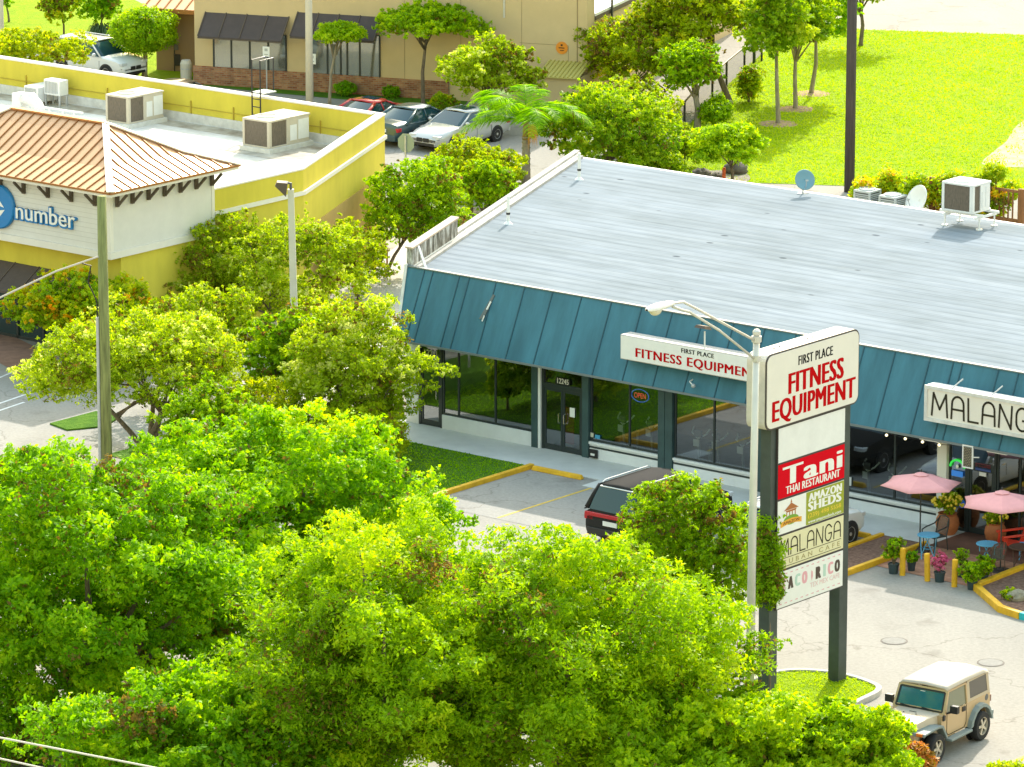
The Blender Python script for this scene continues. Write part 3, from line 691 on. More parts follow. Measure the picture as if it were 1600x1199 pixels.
# MALANGA: a thin rounded letter drawn as strokes
def strokes(word):
    def arc(cx,cy,rx,ry,a0,a1,n=10): return [(cx+rx*math.cos(R_(a0+(a1-a0)*i/n)), cy+ry*math.sin(R_(a0+(a1-a0)*i/n))) for i in range(n+1)]
    g = {'M':(.62,[[(0,0),(.06,1),(.31,.3),(.56,1),(.62,0)]]),
         'A':(.5,[[(0,0),(0.02,.62)]+arc(.25,.66,.23,.34,180,0)+[(.48,.62),(.5,0)],[(.01,.42),(.49,.42)]]),
         'L':(.4,[[(0,1),(.02,0),(.4,0)]]),
         'N':(.5,[[(0,0),(.03,1),(.47,0),(.5,1)]]),
         'G':(.5,[[(.48,.8)]+arc(.25,.62,.23,.38,40,180)+arc(.25,.36,.23,.36,180,350)+[(.48,.45),(.27,.45)]])}
    x = 0; out = []
    for ch in word:
        wd, ps = g[ch]
        out += [[(x+a,b) for a,b in p] for p in ps]; x += wd+.16
    return out, x-.16
def stroke_letters(word, m, parent, org, wd, ht, th, plane='front', depth=.012):
    ps, L = strokes(word); mb = MB()
    for p in ps:
        for a, b in zip(p[:-1], p[1:]):
            q0 = Vector((a[0]/L*wd, a[1]*ht)); q1 = Vector((b[0]/L*wd, b[1]*ht)); d = (q1-q0); d.normalize(); q0 -= d*th*.35; q1 += d*th*.35
            nrm = Vector((-d.y,d.x))*th/2
            c4 = [q0+nrm,q0-nrm,q1-nrm,q1+nrm]
            if plane == 'front': vv = [(c.x,0,c.y) for c in c4]+[(c.x,-depth,c.y) for c in c4]
            else: vv = [(0,c.x,c.y) for c in c4]+[(depth,c.x,c.y) for c in c4]
            mb.add(vv, [(0,1,2,3),(7,6,5,4),(0,4,5,1),(1,5,6,2),(2,6,7,3),(3,7,4,0)])
    return mb.obj('lettering', m, parent, loc=org)
s2 = thing('fascia_sign', 'cream sign in a weathered white frame lettered MALANGA on the fascia', 'sign', W(19.53,-1.08,3.54), ROT)
MB().box(0,5.6,0,.45,0,1.08).obj('cabinet', M['dirty_white'], s2, bevel=.02)
MB().box(.0,5.6,-.05,-.002,0,.1).box(.0,5.6,-.05,-.002,.98,1.08).box(.0,.1,-.05,-.002,.101,.979).box(5.5,5.6,-.05,-.002,.101,.979).obj('frame', M['dirty_white'], s2)
MB().box(.1,5.5,-.012,-.002,.1,.98).obj('face', M['cream_sign'], s2)
stroke_letters('MALANGA', M['umber_letter'], s2, (.26,-.014,.2), 4.0, .68, .06)
MB().bar((.9,.05,1.08),(1.1,.35,1.35),.03).bar((2.3,.05,1.08),(2.5,.35,1.35),.03).obj('stay', M['galv'], s2)
# ------------------------------------------------------------------ pylon sign
PT0 = -16.67
py = thing('pylon_sign', 'tall two post roadside sign with FITNESS EQUIPMENT cabinet and four tenant panels', 'sign', W(26.38, PT0), ROT)
for y in (1.6, -1.59):
    p_ = MB().box(-.17,.17,y-.19,y+.19,0,7.8).obj('post', mat('pylon_post',(.05,.065,.06),.55,var=.25,vscale=1.5), py, bevel=.012)
    MB().box(-.26,.26,y-.28,y+.28,0,.05).obj('base_plate', M['kerb_grey'], p_)
def rrect(y0,y1,z0,z1,r,n=6):
    out = []
    for cy,cz,a in ((y1-r,z1-r,0),(y0+r,z1-r,90),(y0+r,z0+r,180),(y1-r,z0+r,270)):
        for i in range(n+1): out.append((cy+r*math.cos(R_(a+90*i/n)), cz+r*math.sin(R_(a+90*i/n))))
    return out
def xprism(poly, x0, x1):
    n = len(poly)
    return MB().add([(x0,y,z) for y,z in poly]+[(x1,y,z) for y,z in poly], [tuple(range(n-1,-1,-1)),tuple(range(n,2*n))]+[(i,(i+1)%n,n+(i+1)%n,n+i) for i in range(n)])
cab = xprism(rrect(-2.2,1.97,7.75,9.78,.24),-.33,.26).obj('cabinet', mat('pylon_cabinet',(.60,.56,.50),.5,var=.08), py)
MB().box(-.334,-.33,-2.1,1.9,7.9,9.6).obj('back_face', M['cream_sign'], cab)
xprism(rrect(-2.205,1.975,7.745,9.785,.245),.262,.285).obj('trim', mat('cabinet_trim',(.06,.05,.045),.5), cab)
xprism(rrect(-2.16,1.93,7.79,9.74,.21),.287,.30).obj('face', M['cream_sign'], cab)
MB().box(-.2,.15,-1.3,1.3,7.55,7.745).obj('saddle', M['teal_dark'], py)
for y in (-1.4,-1.15,.1,.3): MB().sphere((-.05,y,9.785),.025,n=8,m=6).obj('bolt', M['black'], cab)
XF = .302
letter('FIRST PLACE', M['black_letter'], cab, (XF,-.02,9.40), SIDE, 1.55, .25, bold=.05, spacing=1.12)
letter('FITNESS', M['red_letter'], cab, (XF,.02,8.85), SIDE, 2.5, .56, bold=.065, spacing=1.08)
letter('EQUIPMENT', M['red_letter'], cab, (XF,-.06,8.17), SIDE, 3.75, .66, bold=.05, spacing=1.08)
def panel(z0, z1, m, y0=-1.57, y1=1.46):
    p = MB().box(.175,.235,y0,y1,z0,z1).obj('panel', mat('panel_edge',(.05,.04,.04),.5), py)
    MB().box(.236,.244,y0+.025,y1-.025,z0+.03,z1-.025).obj('face', m, p)
    return p
XP_ = .247
panel(6.74,7.72, M['white'])
p1 = panel(5.76,6.74, M['red'])
letter('Tani', M['white_clean'], p1, (XP_,.0,6.36), SIDE, 2.7, .5, fat=.13, spacing=1.12)
letter('THAI RESTAURANT', M['white_clean'], p1, (XP_,.02,5.97), SIDE, 2.45, .21, bold=.05, spacing=1.05)
p2 = panel(4.79,5.755, M['white_clean'])
MB().box(.2445,.2465,-.28,1.43,4.83,5.72).obj('green_field', mat('panel_olive',(.30,.34,.015),.45), p2)
letter('AMAZON', M['white_clean'], p2, (.249,.58,5.56), SIDE, 1.52, .22, bold=.10, spacing=1.1)
letter('SHEDS', M['white_clean'], p2, (.249,.56,5.31), SIDE, 1.52, .25, bold=.12, spacing=1.12)
letter('(239) 498 5558', mat('panel_gold_letter',(.75,.55,.05),.5), p2, (.249,.56,5.05), SIDE, 1.5, .15, bold=.01)
letter('www.amazonsheds.com', M['white_clean'], p2, (.249,.56,4.9), SIDE, 1.5, .085, bold=.02)
em = MB()
for pl in ([(-1.28,5.42),(-.62,5.42),(-.95,5.60)],[(-1.2,5.41),(-.7,5.41),(-.75,5.36),(-1.15,5.36)],[(-.99,5.6),(-.91,5.6),(-.95,5.7)]):
    em.add([(.247,y,z) for y,z in pl],[tuple(range(len(pl)))])
for y in (-1.15,-1.02,-.9,-.77): em.add([(.247,y-.02,5.15),(.247,y+.02,5.15),(.247,y+.02,5.36),(.247,y-.02,5.36)],[(0,1,2,3)])
em.obj('gazebo_emblem', mat('emblem_brown',(.38,.13,.03),.5), p2)
MB().add([(.2475,-.95+.34*math.cos(a),5.14+.13*math.sin(a)) for a in [2*math.pi*i/20 for i in range(20)]],[tuple(range(20))]).obj('emblem_lawn', mat('emblem_green',(.16,.33,.03),.5), p2)
rb = MB(); N_ = 10
for i in range(N_):
    a = [(-1.42+.94*(i+k)/N_, 5.06+.05*math.sin(math.pi*(i+k)/N_)) for k in (0,1)]
    rb.add([(.2485,a[0][0],a[0][1]-.07),(.2485,a[1][0],a[1][1]-.07),(.2485,a[1][0],a[1][1]+.07),(.2485,a[0][0],a[0][1]+.07)],[(0,1,2,3)])
rb.obj('emblem_ribbon', mat('emblem_gold',(.72,.36,.03),.5), p2)
letter('AMAZON', mat('emblem_dark',(.2,.06,.02),.5), p2, (.251,-.95,5.09), SIDE, .72, .08, bold=.02)
p3 = panel(3.82,4.785, mat('panel_cream',(.70,.66,.42),.45))
stroke_letters('MALANGA', M['umber_letter'], p3, (.247,-1.42,4.2), 2.72, .44, .035, 'side', .004)
MB().box(.246,.2485,-1.42,1.33,4.13,4.145).box(.246,.2485,-1.42,1.33,3.9,3.915).obj('rule', M['umber_letter'], p3)
letter('CUBAN CAFE', mat('panel_tan_letter',(.34,.29,.13),.5), p3, (XP_,-.02,4.02), SIDE, 2.6, .13, spacing=1.7)
p4 = panel(2.78,3.815, M['white_clean'])
cols = {'b':mat('taco_brown',(.07,.045,.035),.5),'m':mat('taco_mint',(.45,.62,.55),.5),'p':mat('taco_pink',(.72,.36,.42),.5)}
for ch,y,c in (('T',-1.25,'p'),('A',-.93,'b'),('C',-.62,'m'),('O',-.3,'p'),('R',.32,'b'),('I',.6,'m'),('C',.87,'p'),('O',1.18,'b')):
    letter(ch, cols[c], p4, (XP_,y,3.42), SIDE, .12 if ch == 'I' else .25, .33, fat=.11)
MB().add([(.2475,.0,3.55),(.2475,.06,3.5),(.2475,.07,3.38),(.2475,.02,3.25),(.2475,-.01,3.38)],[(0,1,2,3,4)]).obj('pepper', cols['p'], p4)
letter('TEX MEX CAFE', mat('taco_pale_pink',(.74,.52,.54),.5), p4, (XP_,.62,3.14), SIDE, 1.35, .13, bold=.01)
ds = MB()
for i in range(12):
    for z in (3.7,2.9): ds.add([(.247,-1.45+i*.24,z),(.247,-1.33+i*.24,z-.012),(.247,-1.33+i*.24,z+.022),(.247,-1.45+i*.24,z+.012)],[(0,1,2,3)])
ds.obj('dash_border', cols['p'], p4)

# ------------------------------------------------------------------ street lamp and poles
lp = G(1170.5,1126)
lm = thing('street_lamp', 'tall pale street lamp with upswept double arm beside the pylon sign', 'street lamp', lp, ROT)
HT = (XP(1181,517,lp.y)).z
MB().tube([(0,0,0),(.04,0,HT*.5),(.1,0,HT)], [.12,.105,.085], 14).obj('pole', M['pole_alu'], lm, smooth=True)
tx = .1
MB().lathe([(.105,HT-.09),(.105,HT),(.06,HT+.05),(.001,HT+.06)],14,(tx,0,0)).obj('pole_cap', M['pole_alu'], lm)
for z0_ in (HT-.28,HT-.78): MB().lathe([(.1,z0_),(.13,z0_),(.13,z0_+.15),(.1,z0_+.15)],14,(tx,0,0)).obj('arm_clamp', M['pole_alu'], lm)
MB().tube([(tx,-.1,HT-.22),(tx,-2.6,HT+1.05),(tx,-3.15,HT+1.32),(tx,-3.6,HT+1.36),(tx,-3.75,HT+1.36)], .035, 8).tube([(tx,-.1,HT-.7),(tx,-1.6,HT+.3),(tx,-2.9,HT+1.02),(tx,-3.2,HT+1.12),(tx,-3.6,HT+1.28)], .035, 8).obj('arm', M['pole_alu'], lm, smooth=True)
hd = MB()
prof = [(-3.6,.07,.07),(-3.8,.12,.10),(-4.1,.15,.12),(-4.4,.15,.11),(-4.6,.10,.08),(-4.66,.04,.04)]
vv=[];ff=[]
for (y,rw,rh) in prof:
    for k in range(12):
        a = 2*math.pi*k/12; vv.append((tx+rw*math.cos(a), y, HT+1.36+rh*max(math.sin(a),-.35)))
for i in range(len(prof)-1):
    for k in range(12): ff.append((i*12+k,i*12+(k+1)%12,(i+1)*12+(k+1)%12,(i+1)*12+k))
hd.add(vv,ff).obj('lamp_head', M['white_clean'], lm, smooth=True)
MB().sphere((tx,-4.3,HT+1.31),.14,.2,.14,n=12,m=8).obj('lens', mat('lamp_lens',(.66,.62,.48),.2), lm, smooth=True)

def pole(name, label, cat, base, h, r0, r1, m, group=None):
    t = thing(name, label, cat, base, 0, group)
    MB().tube([(0,0,0),(0,0,h/2),(0,0,h)], [r0,(r0+r1)/2,r1], 14).obj('shaft', m, t, smooth=True)
    return t
b0 = G(168,790); h0 = XP(163,307,b0.y).z
wp = pole('utility_pole', 'greenish wooden utility pole with a grey conduit in front of the copper roof corner', 'utility pole', b0, h0, .185, .14, M['wood_green'])
MB().tube([(-.2,-.06,0),(-.19,-.06,XP(160,495,b0.y).z)], .05, 8).obj('conduit', M['galv'], wp)
z1 = XP(160,495,b0.y).z; z2 = XP(160,400,b0.y).z
MB().tube([(-.19,-.06,z1),(-.2,-.08,z1+.5),(-.45,-.1,z1+1.1),(-.35,-.1,z1+1.6),(-.5,-.1,z2-.25),(-.62,-.1,z2-.2)], .022, 6).obj('drop_cable', M['black'], wp)
wv = XP(-140,510,b0.y)-b0
wr = MB().tube([(-.12,-.1,z2),(-1.4,-.1,z2-.45),(wv.x*.55,-.1,z2+(wv.z-z2)*.55-.12),(wv.x,-.1,wv.z)], .03, 6).obj('guy_cable', mat('cable_grey',(.55,.5,.45),.6), wp)
b1 = G(462,585); h1 = XP(453,296,b1.y).z
p_ = thing('light_pole', 'pale square parking light pole with a dark shoebox head', 'light pole', b1)
MB().add([(-.13,-.13,0),(.13,-.13,0),(.13,.13,0),(-.13,.13,0),(-.2,-.1,h1),(-.0,-.1,h1),(-.0,.1,h1),(-.2,.1,h1)],[(3,2,1,0),(4,5,6,7),(0,1,5,4),(1,2,6,5),(2,3,7,6),(3,0,4,7)]).obj('shaft', M['pole_alu'], p_)
MB().tube([(-.1,0,h1),(-.1,0,h1+.2),(-.25,0,h1+.22)], .05, 8).obj('bracket', M['fan_dark'], p_)
MB().add([(-.62,-.2,h1+.14),(-.26,-.2,h1-.22),(-.26,.2,h1-.22),(-.62,.2,h1+.14),(-.56,-.2,h1+.27),(-.2,-.2,h1+.24),(-.2,.2,h1+.24),(-.56,.2,h1+.27)],[(3,2,1,0),(4,5,6,7),(0,1,5,4),(1,2,6,5),(2,3,7,6),(3,0,4,7)]).obj('lamp_head', mat('shoebox_brown',(.10,.075,.06),.5), p_)
pole('light_pole', 'thick pale concrete pole standing behind the yellow parapet before the brown awnings', 'light pole', G(484,190), 9.5, .17, .13, M['pole_conc'])
pole('light_pole', 'pale concrete pole cut by the left edge above the yellow parapet', 'light pole', G(3,150), 8.5, .17, .14, M['pole_conc'])
pole('utility_pole', 'dark weathered wooden utility pole rising behind the blue roof', 'utility pole', G(1327,300), 12, .21, .185, M['wood_dark'])
b2 = G(290,700)
sp = thing('sign_post', 'thin grey metal post standing among the olive shrubs', 'post', b2)
MB().box(-.04,.04,-.03,.03,0,XP(286,537,b2.y).z).obj('shaft', M['galv'], sp)
MB().box(-.09,.05,-.04,.04,XP(286,545,b2.y).z,XP(286,540,b2.y).z).obj('bracket', M['galv'], sp)
b3 = G(634,300)
st = thing('stop_sign', 'octagonal road sign seen from its grey back beside the yellow building', 'road sign', b3, R_(-30))
zc = XP(630,224,b3.y).z
MB().box(-.03,.03,-.03,.03,0,zc+.3).obj('post', M['galv'], st)
oc = [(.4*math.cos(R_(22.5+45*i)), .4*math.sin(R_(22.5+45*i))) for i in range(8)]
MB().add([(x,.034,zc+z) for x,z in oc]+[(x,.045,zc+z) for x,z in oc],[tuple(range(8)),tuple(range(15,7,-1))]+[(i,8+i,8+(i+1)%8,(i+1)%8) for i in range(8)]).obj('plate', mat('sign_back',(.25,.32,.26),.4), st)
def small_sign(x,ybase,ytop,lab):
    b = G(x,ybase); z = XP(x,ytop,b.y).z
    t = thing('parking_sign', lab, 'road sign', b, R_(-19.8), 'small parking signs before the brick building')
    MB().box(-.025,.025,-.02,.02,0,z).obj('post', M['galv'], t)
    pl = MB().box(-.16,.16,-.035,-.022,z-.46,z).obj('plate', M['white_clean'], t)
    MB().box(-.07,.07,-.04,-.036,z-.2,z-.08).box(-.09,.09,-.04,-.036,z-.36,z-.32).obj('symbol', M['grey_metal'], pl)
small_sign(417,150,73,'small white parking sign on a post left of the pale concrete pole')
small_sign(489,152,84,'small white parking sign half hidden by the pale concrete pole')
b4 = G(605,432)
bl = thing('sign_post', 'short rusty post on the pale path beside the ochre wall', 'post', b4)
MB().tube([(0,0,0),(0,0,.95)], .035, 8).obj('shaft', mat('rust',(.35,.14,.04),.8), bl)
MB().box(-.2,.06,-.03,.03,.93,.99).obj('top_rail', mat('rust2',(.35,.14,.04),.8), bl)
MB().lathe([(.12,0),(.05,.1)],10).obj('foot', mat('rust3',(.28,.1,.03),.8), bl)
bo = thing('bollard', 'small orange-red bollard standing behind the blue roof', 'bollard', G(1131,288))
MB().tube([(0,0,0),(0,0,.62)], .075, 10).sphere((0,0,.62),.075,n=10,m=6).obj('shaft', mat('bollard_orange',(.6,.10,.02),.6), bo)
bo2 = thing('bollard', 'orange marker post half hidden at the end of the black fence', 'bollard', G(1052,222))
MB().tube([(0,0,0),(0,0,.5)], .09, 10).obj('shaft', mat('marker_orange',(.62,.12,.03),.6), bo2)
# overhead cables at the lower left
for (a,b,lab) in (((-30,1147),(300,1211),'upper of two pale overhead cables crossing the bottom left corner'),((-30,1179),(120,1212),'lower of two pale overhead cables at the very corner')):
    Yw = 112.0
    q0 = XP(*a,Yw); q1 = XP(*b,Yw-1); q2 = q0+(q1-q0)*14; qm = q0-(q1-q0)*10
    o = MB().tube([qm-q0,Vector((0,0,0)),(q1-q0),(q2-q0)], .022, 6).obj('overhead_cable', mat('cable_pale',(.62,.58,.48),.6), None, loc=q0)
    tag(o, lab, 'cable', 'overhead cables')

# ------------------------------------------------------------------ yellow flat-roofed building with the copper-roofed tower
YS, YT = -14.65, .6
yb = thing('yellow_building', 'long yellow building with white flat roof and copper roofed white corner tower', 'building', W(YS,YT), ROT)
class LB(MB):
    def obj(s, *a, **k):
        s.v = [(x-YS, y-YT, z) for x,y,z in s.v]; return MB.obj(s, *a, **k)
M['yellow'] = mat('yellow_stucco', (.60,.51,.055), .9, var=.10, vscale=1.0, detail=8, bump=.08, bscale=25, stretch=(1,1,.35))
M['ochre'] = mat('ochre_stucco', (.48,.32,.10), .9, var=.1, vscale=1)
M['roof_white'] = mat('white_roof_membrane', (.50,.47,.41), .9, vscale=.45, col2=(.80,.79,.77), detail=8, spec=.1)
M['roof_dirt'] = mat('dirty_roof', (.24,.19,.13), .9, col2=(.58,.54,.46), vscale=1.2, detail=8)
Qs, Qt = -14.65, 10.0; Rs, Rt = -19.3, 19.9; ZT = 5.17; ZR = 3.8; LX = -48
LB().box(LX,YS-.301,.6,.9,2.7,ZT).box(YS-.3,YS,.6,Qt,0,ZT).add([(Qs,Qt,3.0),(Rs,Rt,3.0),(Rs-.33,Rt,3.0),(Qs-.3,Qt,3.0),(Qs,Qt,ZT),(Rs,Rt,ZT),(Rs-.33,Rt,ZT),(Qs-.3,Qt,ZT)],[(3,2,1,0),(4,5,6,7),(0,1,5,4),(1,2,6,5),(2,3,7,6),(3,0,4,7)]).box(LX,Rs-.331,Rt-.3,Rt,0,ZT).obj('wall', M['yellow'], yb)
LB().add([(Qs+.02,Qt,0),(Rs+.02,Rt,0),(Rs-.31,Rt,0),(Qs-.28,Qt,0),(Qs+.02,Qt,2.998),(Rs+.02,Rt,2.998),(Rs-.31,Rt,2.998),(Qs-.28,Qt,2.998)],[(3,2,1,0),(4,5,6,7),(0,1,5,4),(1,2,6,5),(2,3,7,6),(3,0,4,7)]).obj('lower_wall', M['ochre'], yb)
LB().prism([(LX,.91),(YS-.31,.91),(YS-.31,Qt),(Rs-.34,Rt-.31),(LX,Rt-.31)],ZR-.3,ZR).obj('roof', M['roof_white'], yb)
LB().sheet([(LX,Rt-1.5),(-30,Rt-1.3),(-21,Rt-1.5),(-20,Rt-.4),(LX,Rt-.4)],ZR+.005).sheet([(-24.6,16.2),(-21.6,16.0),(-19.5,17.6),(-19.9,19.4),(-23.5,19.4)],ZR+.009).obj('roof_stain', M['roof_dirt'], yb)
cp = LB()
e = .03
cp.box(YS-.33,YS+e,.57,Qt,ZT+.003,ZT+.06)
cp.add([(Qs+e,Qt+.002,ZT+.003),(Rs+e,Rt+e,ZT+.003),(Rs-.36,Rt+e,ZT+.003),(Qs-.33,Qt+.002,ZT+.003),(Qs+e,Qt+.002,ZT+.06),(Rs+e,Rt+e,ZT+.06),(Rs-.36,Rt+e,ZT+.06),(Qs-.33,Qt+.002,ZT+.06)],[(3,2,1,0),(4,5,6,7),(0,1,5,4),(1,2,6,5),(2,3,7,6),(3,0,4,7)])
cp.box(LX,Rs-.362,Rt-.33,Rt+e,ZT+.003,ZT+.06)
cp.obj('coping', M['cream_sign'], yb)
tr = LB()
tr.box(YS+.002,YS+.09,5.3,Qt,4.28,4.42)
tr.add([(Qs+.002,Qt+.01,4.28),(Rs+.002,Rt,4.28),(Rs+.09,Rt+.03,4.28),(Qs+.09,Qt+.01,4.28),(Qs+.002,Qt+.01,4.42),(Rs+.002,Rt,4.42),(Rs+.09,Rt+.03,4.42),(Qs+.09,Qt+.01,4.42)],[(0,1,2,3),(7,6,5,4),(4,5,1,0),(5,6,2,1),(6,7,3,2),(7,4,0,3)])
tr.obj('trim_band', M['cream_sign'], yb)
LB().box(LX,Rs-.36,Rt-.36,Rt-.303,ZR,ZR+.36).obj('flashing', M['dirty_white'], yb)
cl = LB()
for s in np.arange(-42,-20,2.2): cl.box(s-.02,s+.02,Rt-.35,Rt-.303,ZR+.362,ZR+.86)
cl.tube([(LX,Rt-.33,ZR+.62),(-20.3,Rt-.33,ZR+.62)],.014,5)
cl.obj('conduit_run', mat('yellow_conduit',(.42,.31,.03),.7), yb)
# tower
TS0, TS1, TT0, TT1 = -24.4, -14.6, .05, 5.25
M['tower_white'] = mat('tower_white_siding', (.66,.65,.62), .7, var=.04, vscale=1.5, bump=.05)
tw = LB().box(TS0,TS1,TT0,TT1,3.84,6.0).obj('tower', M['tower_white'], yb)
LB().box(TS0-.05,TS1+.06,TT0-.06,TT1+.03,3.6,3.838).obj('base_band', M['cream_sign'], tw)
gr = LB()
for z in np.arange(4.05,5.95,.17): gr.box(TS0,TS1+.004,TT0-.004,TT0+.01,z,z+.012)
gr.obj('siding_groove', mat('siding_groove',(.5,.49,.46),.8), tw)
LB().box(TS1-.14,TS1+.025,TT0-.025,TT0+.13,3.842,5.99).box(TS1-.1,TS1+.025,TT1-.11,TT1+.025,3.842,5.99).obj('corner_board', M['cream_sign'], tw)
ES0,ES1,ET0,ET1 = -24.95,-14.0,-.55,5.9
EZ = 6.06; D1, Z1 = 1.35, 6.55; D2, Z2 = 3.22, 7.6
def ringz(d,z): return [(ES0+d,ET0+d,z),(ES1-d,ET0+d,z),(ES1-d,ET1-d,z),(ES0+d,ET1-d,z)]
vv = ringz(0,EZ)+ringz(D1,Z1)+ringz(D2,Z2)
ff = []
for a in (0,4):
    for i in range(4): ff.append((a+i,a+(i+1)%4,a+4+(i+1)%4,a+4+i))
ff.append((8,9,10,11))
M['copper'] = mat('copper_roof_panel', (.62,.36,.19), .38, .35, var=.06, vscale=1)
tr_ = LB().add(vv,ff).obj('tower_roof', M['copper'], yb)
sm = LB()
def zprof(d): return EZ+(Z1-EZ)*d/D1 if d < D1 else Z1+(Z2-Z1)*(d-D1)/(D2-D1)
def seam(p):  # p(d) plan point at inset d, up to dmax
    return p
x = ES0+.2
while x < ES1:
    dm = min(D2, x-ES0, ES1-x)
    ds_ = [0]+([D1] if dm > D1 else [])+[dm]
    for a,b in zip(ds_[:-1],ds_[1:]): sm.bar((x,ET0+a,zprof(a)+.015),(x,ET0+b,zprof(b)+.015),.035,.05)
    x += .42
y = ET0+.2
while y < ET1:
    dm = min(D2, y-ET0, ET1-y)
    ds_ = [0]+([D1] if dm > D1 else [])+[dm]
    for a,b in zip(ds_[:-1],ds_[1:]): sm.bar((ES1-a,y,zprof(a)+.015),(ES1-b,y,zprof(b)+.015),.035,.05)
    y += .42
M['copper_dark'] = mat('copper_seam', (.33,.14,.035), .5, .3)
sm.obj('roof_seam', M['copper_dark'], tr_)
M['hip_cap'] = mat('hip_cap',(.74,.66,.58),.4,.2)
for sx,ty in ((ES1,ET0),(ES1,ET1),(ES0,ET0)):
    hp = LB()
    gx = -1 if sx == ES1 else 1; gy = 1 if ty == ET0 else -1
    pts = [(sx+gx*d,ty+gy*d,zprof(d)+.03) for d in (0,D1,D2)]
    for a,b in zip(pts[:-1],pts[1:]): hp.bar(a,b,.24,.05)
    hp.obj('hip_cap', M['hip_cap'], tr_)
LB().bar((ES0+D2,(ET0+ET1)/2,Z2+.02),(ES1-D2,(ET0+ET1)/2,Z2+.02),.22,.06).obj('ridge_cap', mat('ridge_copper',(.55,.24,.08),.4,.3), tr_)
LB().box(ES0,ES1,ET0,ET1,EZ-.16,EZ-.005).obj('eave_board', M['cream_sign'], tr_)
LB().box(ES0-.04,ES1+.04,ET0-.05,ET0-.002,EZ-.06,EZ+.01).box(ES1+.002,ES1+.05,ET0-.05,ET1+.05,EZ-.06,EZ+.01).obj('drip_edge', M['copper_dark'], tr_)
M['bracket'] = mat('bracket_brown', (.10,.075,.055), .7)
for s in (-24.2,-23.05,-21.95,-20.85,-19.7,-18.6,-17.45,-16.35,-15.25):
    LB().box(s-.06,s+.06,TT0-.1,TT0-.006,5.38,5.895).bar((s,TT0-.1,5.45),(s,TT0-.52,5.85),.08,.08).obj('bracket', M['bracket'], tw)
for t in (.35,1.1,1.9,2.7,3.5,4.3,5.1):
    LB().box(TS1+.028,TS1+.12,t-.06,t+.06,5.38,5.895).bar((TS1+.12,t,5.45),(TS1+.52,t,5.85),.08,.08).obj('bracket', M['bracket'], tw)
# lower front: brown awning and glass
M['awning_brown'] = mat('brown_awning', (.075,.055,.045), .7, var=.1)
aw = LB().add([(LX,.58,2.72),(-15.75,.58,2.72),(-15.75,-.55,1.98),(LX,-.55,1.98),(LX,.58,2.6),(-15.75,.58,2.6),(-15.75,-.55,1.9),(LX,-.55,1.9)],[(0,1,2,3)[::-1],(4,5,6,7),(3,2,6,7)[::-1],(1,5,6,2)]).obj('awning', M['awning_brown'], yb)
rbm = LB()
for s in np.arange(-30,-15.8,1.15): rbm.bar((s,.58,2.735),(s,-.55,1.995),.035,.03)
rbm.obj('awning_rib', M['bracket'], aw)
sf = LB().box(LX,YS-.31,.75,.85,0,2.69).obj('storefront', mat('yellow_building_glass',(.02,.045,.05),.06,spec=.8), yb)
fm = LB()
for s in np.arange(-36,-15,1.25): fm.box(s-.05,s+.05,.7,.745,.02,2.69)
fm.box(LX,YS-.32,.7,.745,.0,.1)
fm.obj('window_mullion', M['frame_dark'], sf)
# lit lettering: number
nb = thing('wall_sign', 'white and blue illuminated wall sign reading number under the copper roof', 'sign', W(-17.5,.05,4.77), ROT)
M['sign_blue'] = mat('sign_blue', (.01,.19,.50), .35)
letter('number', M['sign_blue'], nb, (-.06,-.06,-.02), FRONT, 2.95, .68, bold=.05, depth=.1, name='letter_returns')
letter('number', M['white_clean'], nb, (-.03,-.125,0.0), FRONT, 2.8, .58, bold=.012, depth=.02)
MB().lathe([(0.001,-.16),(.74,-.16),(.78,-.12),(.78,-.02)],40,(-2.3,0,.02),axis='y').obj('logo_disc', M['sign_blue'], nb)
MB().add([(-2.16,-.165,.25),(-1.95,-.165,.02),(-2.16,-.165,.06)],[(0,1,2)]).add([(-2.2,-.165,-.1),(-1.92,-.165,-.05),(-2.15,-.165,-.3)],[(0,1,2)]).add([(-2.75,-.165,-.3),(-2.3,-.165,-.3),(-2.3,-.165,.3),(-2.75,-.165,.3)],[(0,1,2,3)]).obj('logo_mark', M['white_clean'], nb)
# roof equipment
def package_unit(name, label, s, t, z, sx, sy, h, legs=0.0, group=None, curb=True):
    e = thing(name, label, 'air conditioner', W(s,t,z), ROT, group)
    b = legs
    if curb: MB().box(-.08,sx+.08,-.08,sy+.08,0,.18).obj('curb', M['dirty_white'], e); b = .18
    MB().box(.0,sx,.0,sy,b,b+.06).box(0,sx,0,sy,b+h-.07,b+h).box(0,.1,0,.1,b+.061,b+h-.071).box(sx-.13,sx,0,.13,b+.061,b+h-.071).box(.1,sx-.1,sy-.08,sy,b+.061,b+h-.071).box(0,.08,.101,sy-.081,b+.061,b+h-.071).obj('casing', M['ac_grey'] if curb else M['ac_white'], e, bevel=.008)
    MB().box(.1,sx-.13,.03,.06,b+.06,b+h-.07).box(sx-.06,sx-.03,.13,sy*.42,b+.06,b+h-.07).obj('coil', M['coil'], e)
    MB().box(sx-.07,sx+.003,sy*.42,sy-.081,b+.062,b+h-.072).obj('side_panel', M['ac_grey'] if curb else M['ac_white'], e)
    MB().box(sx+.004,sx+.02,sy*.5,sy*.66,b+.15,b+h*.7).box(sx+.004,sx+.02,sy*.7,sy-.1,b+.15,b+h*.85).obj('access_panel', M['ac_white'], e)
    MB().lathe([(sx*.27,b+h+.004),(sx*.27,b+h+.05),(sx*.30,b+h+.05),(sx*.30,b+h+.002)],24,(sx*.42,sy*.32 if curb else sy*.45,0)).obj('fan_ring', M['ac_white'], e)
    MB().lathe([(.001,b+h+.03),(sx*.265,b+h+.03)],24,(sx*.42,sy*.32 if curb else sy*.45,0)).obj('fan_grille', M['fan_dark'] if curb else M['grey_metal'], e)
    return e
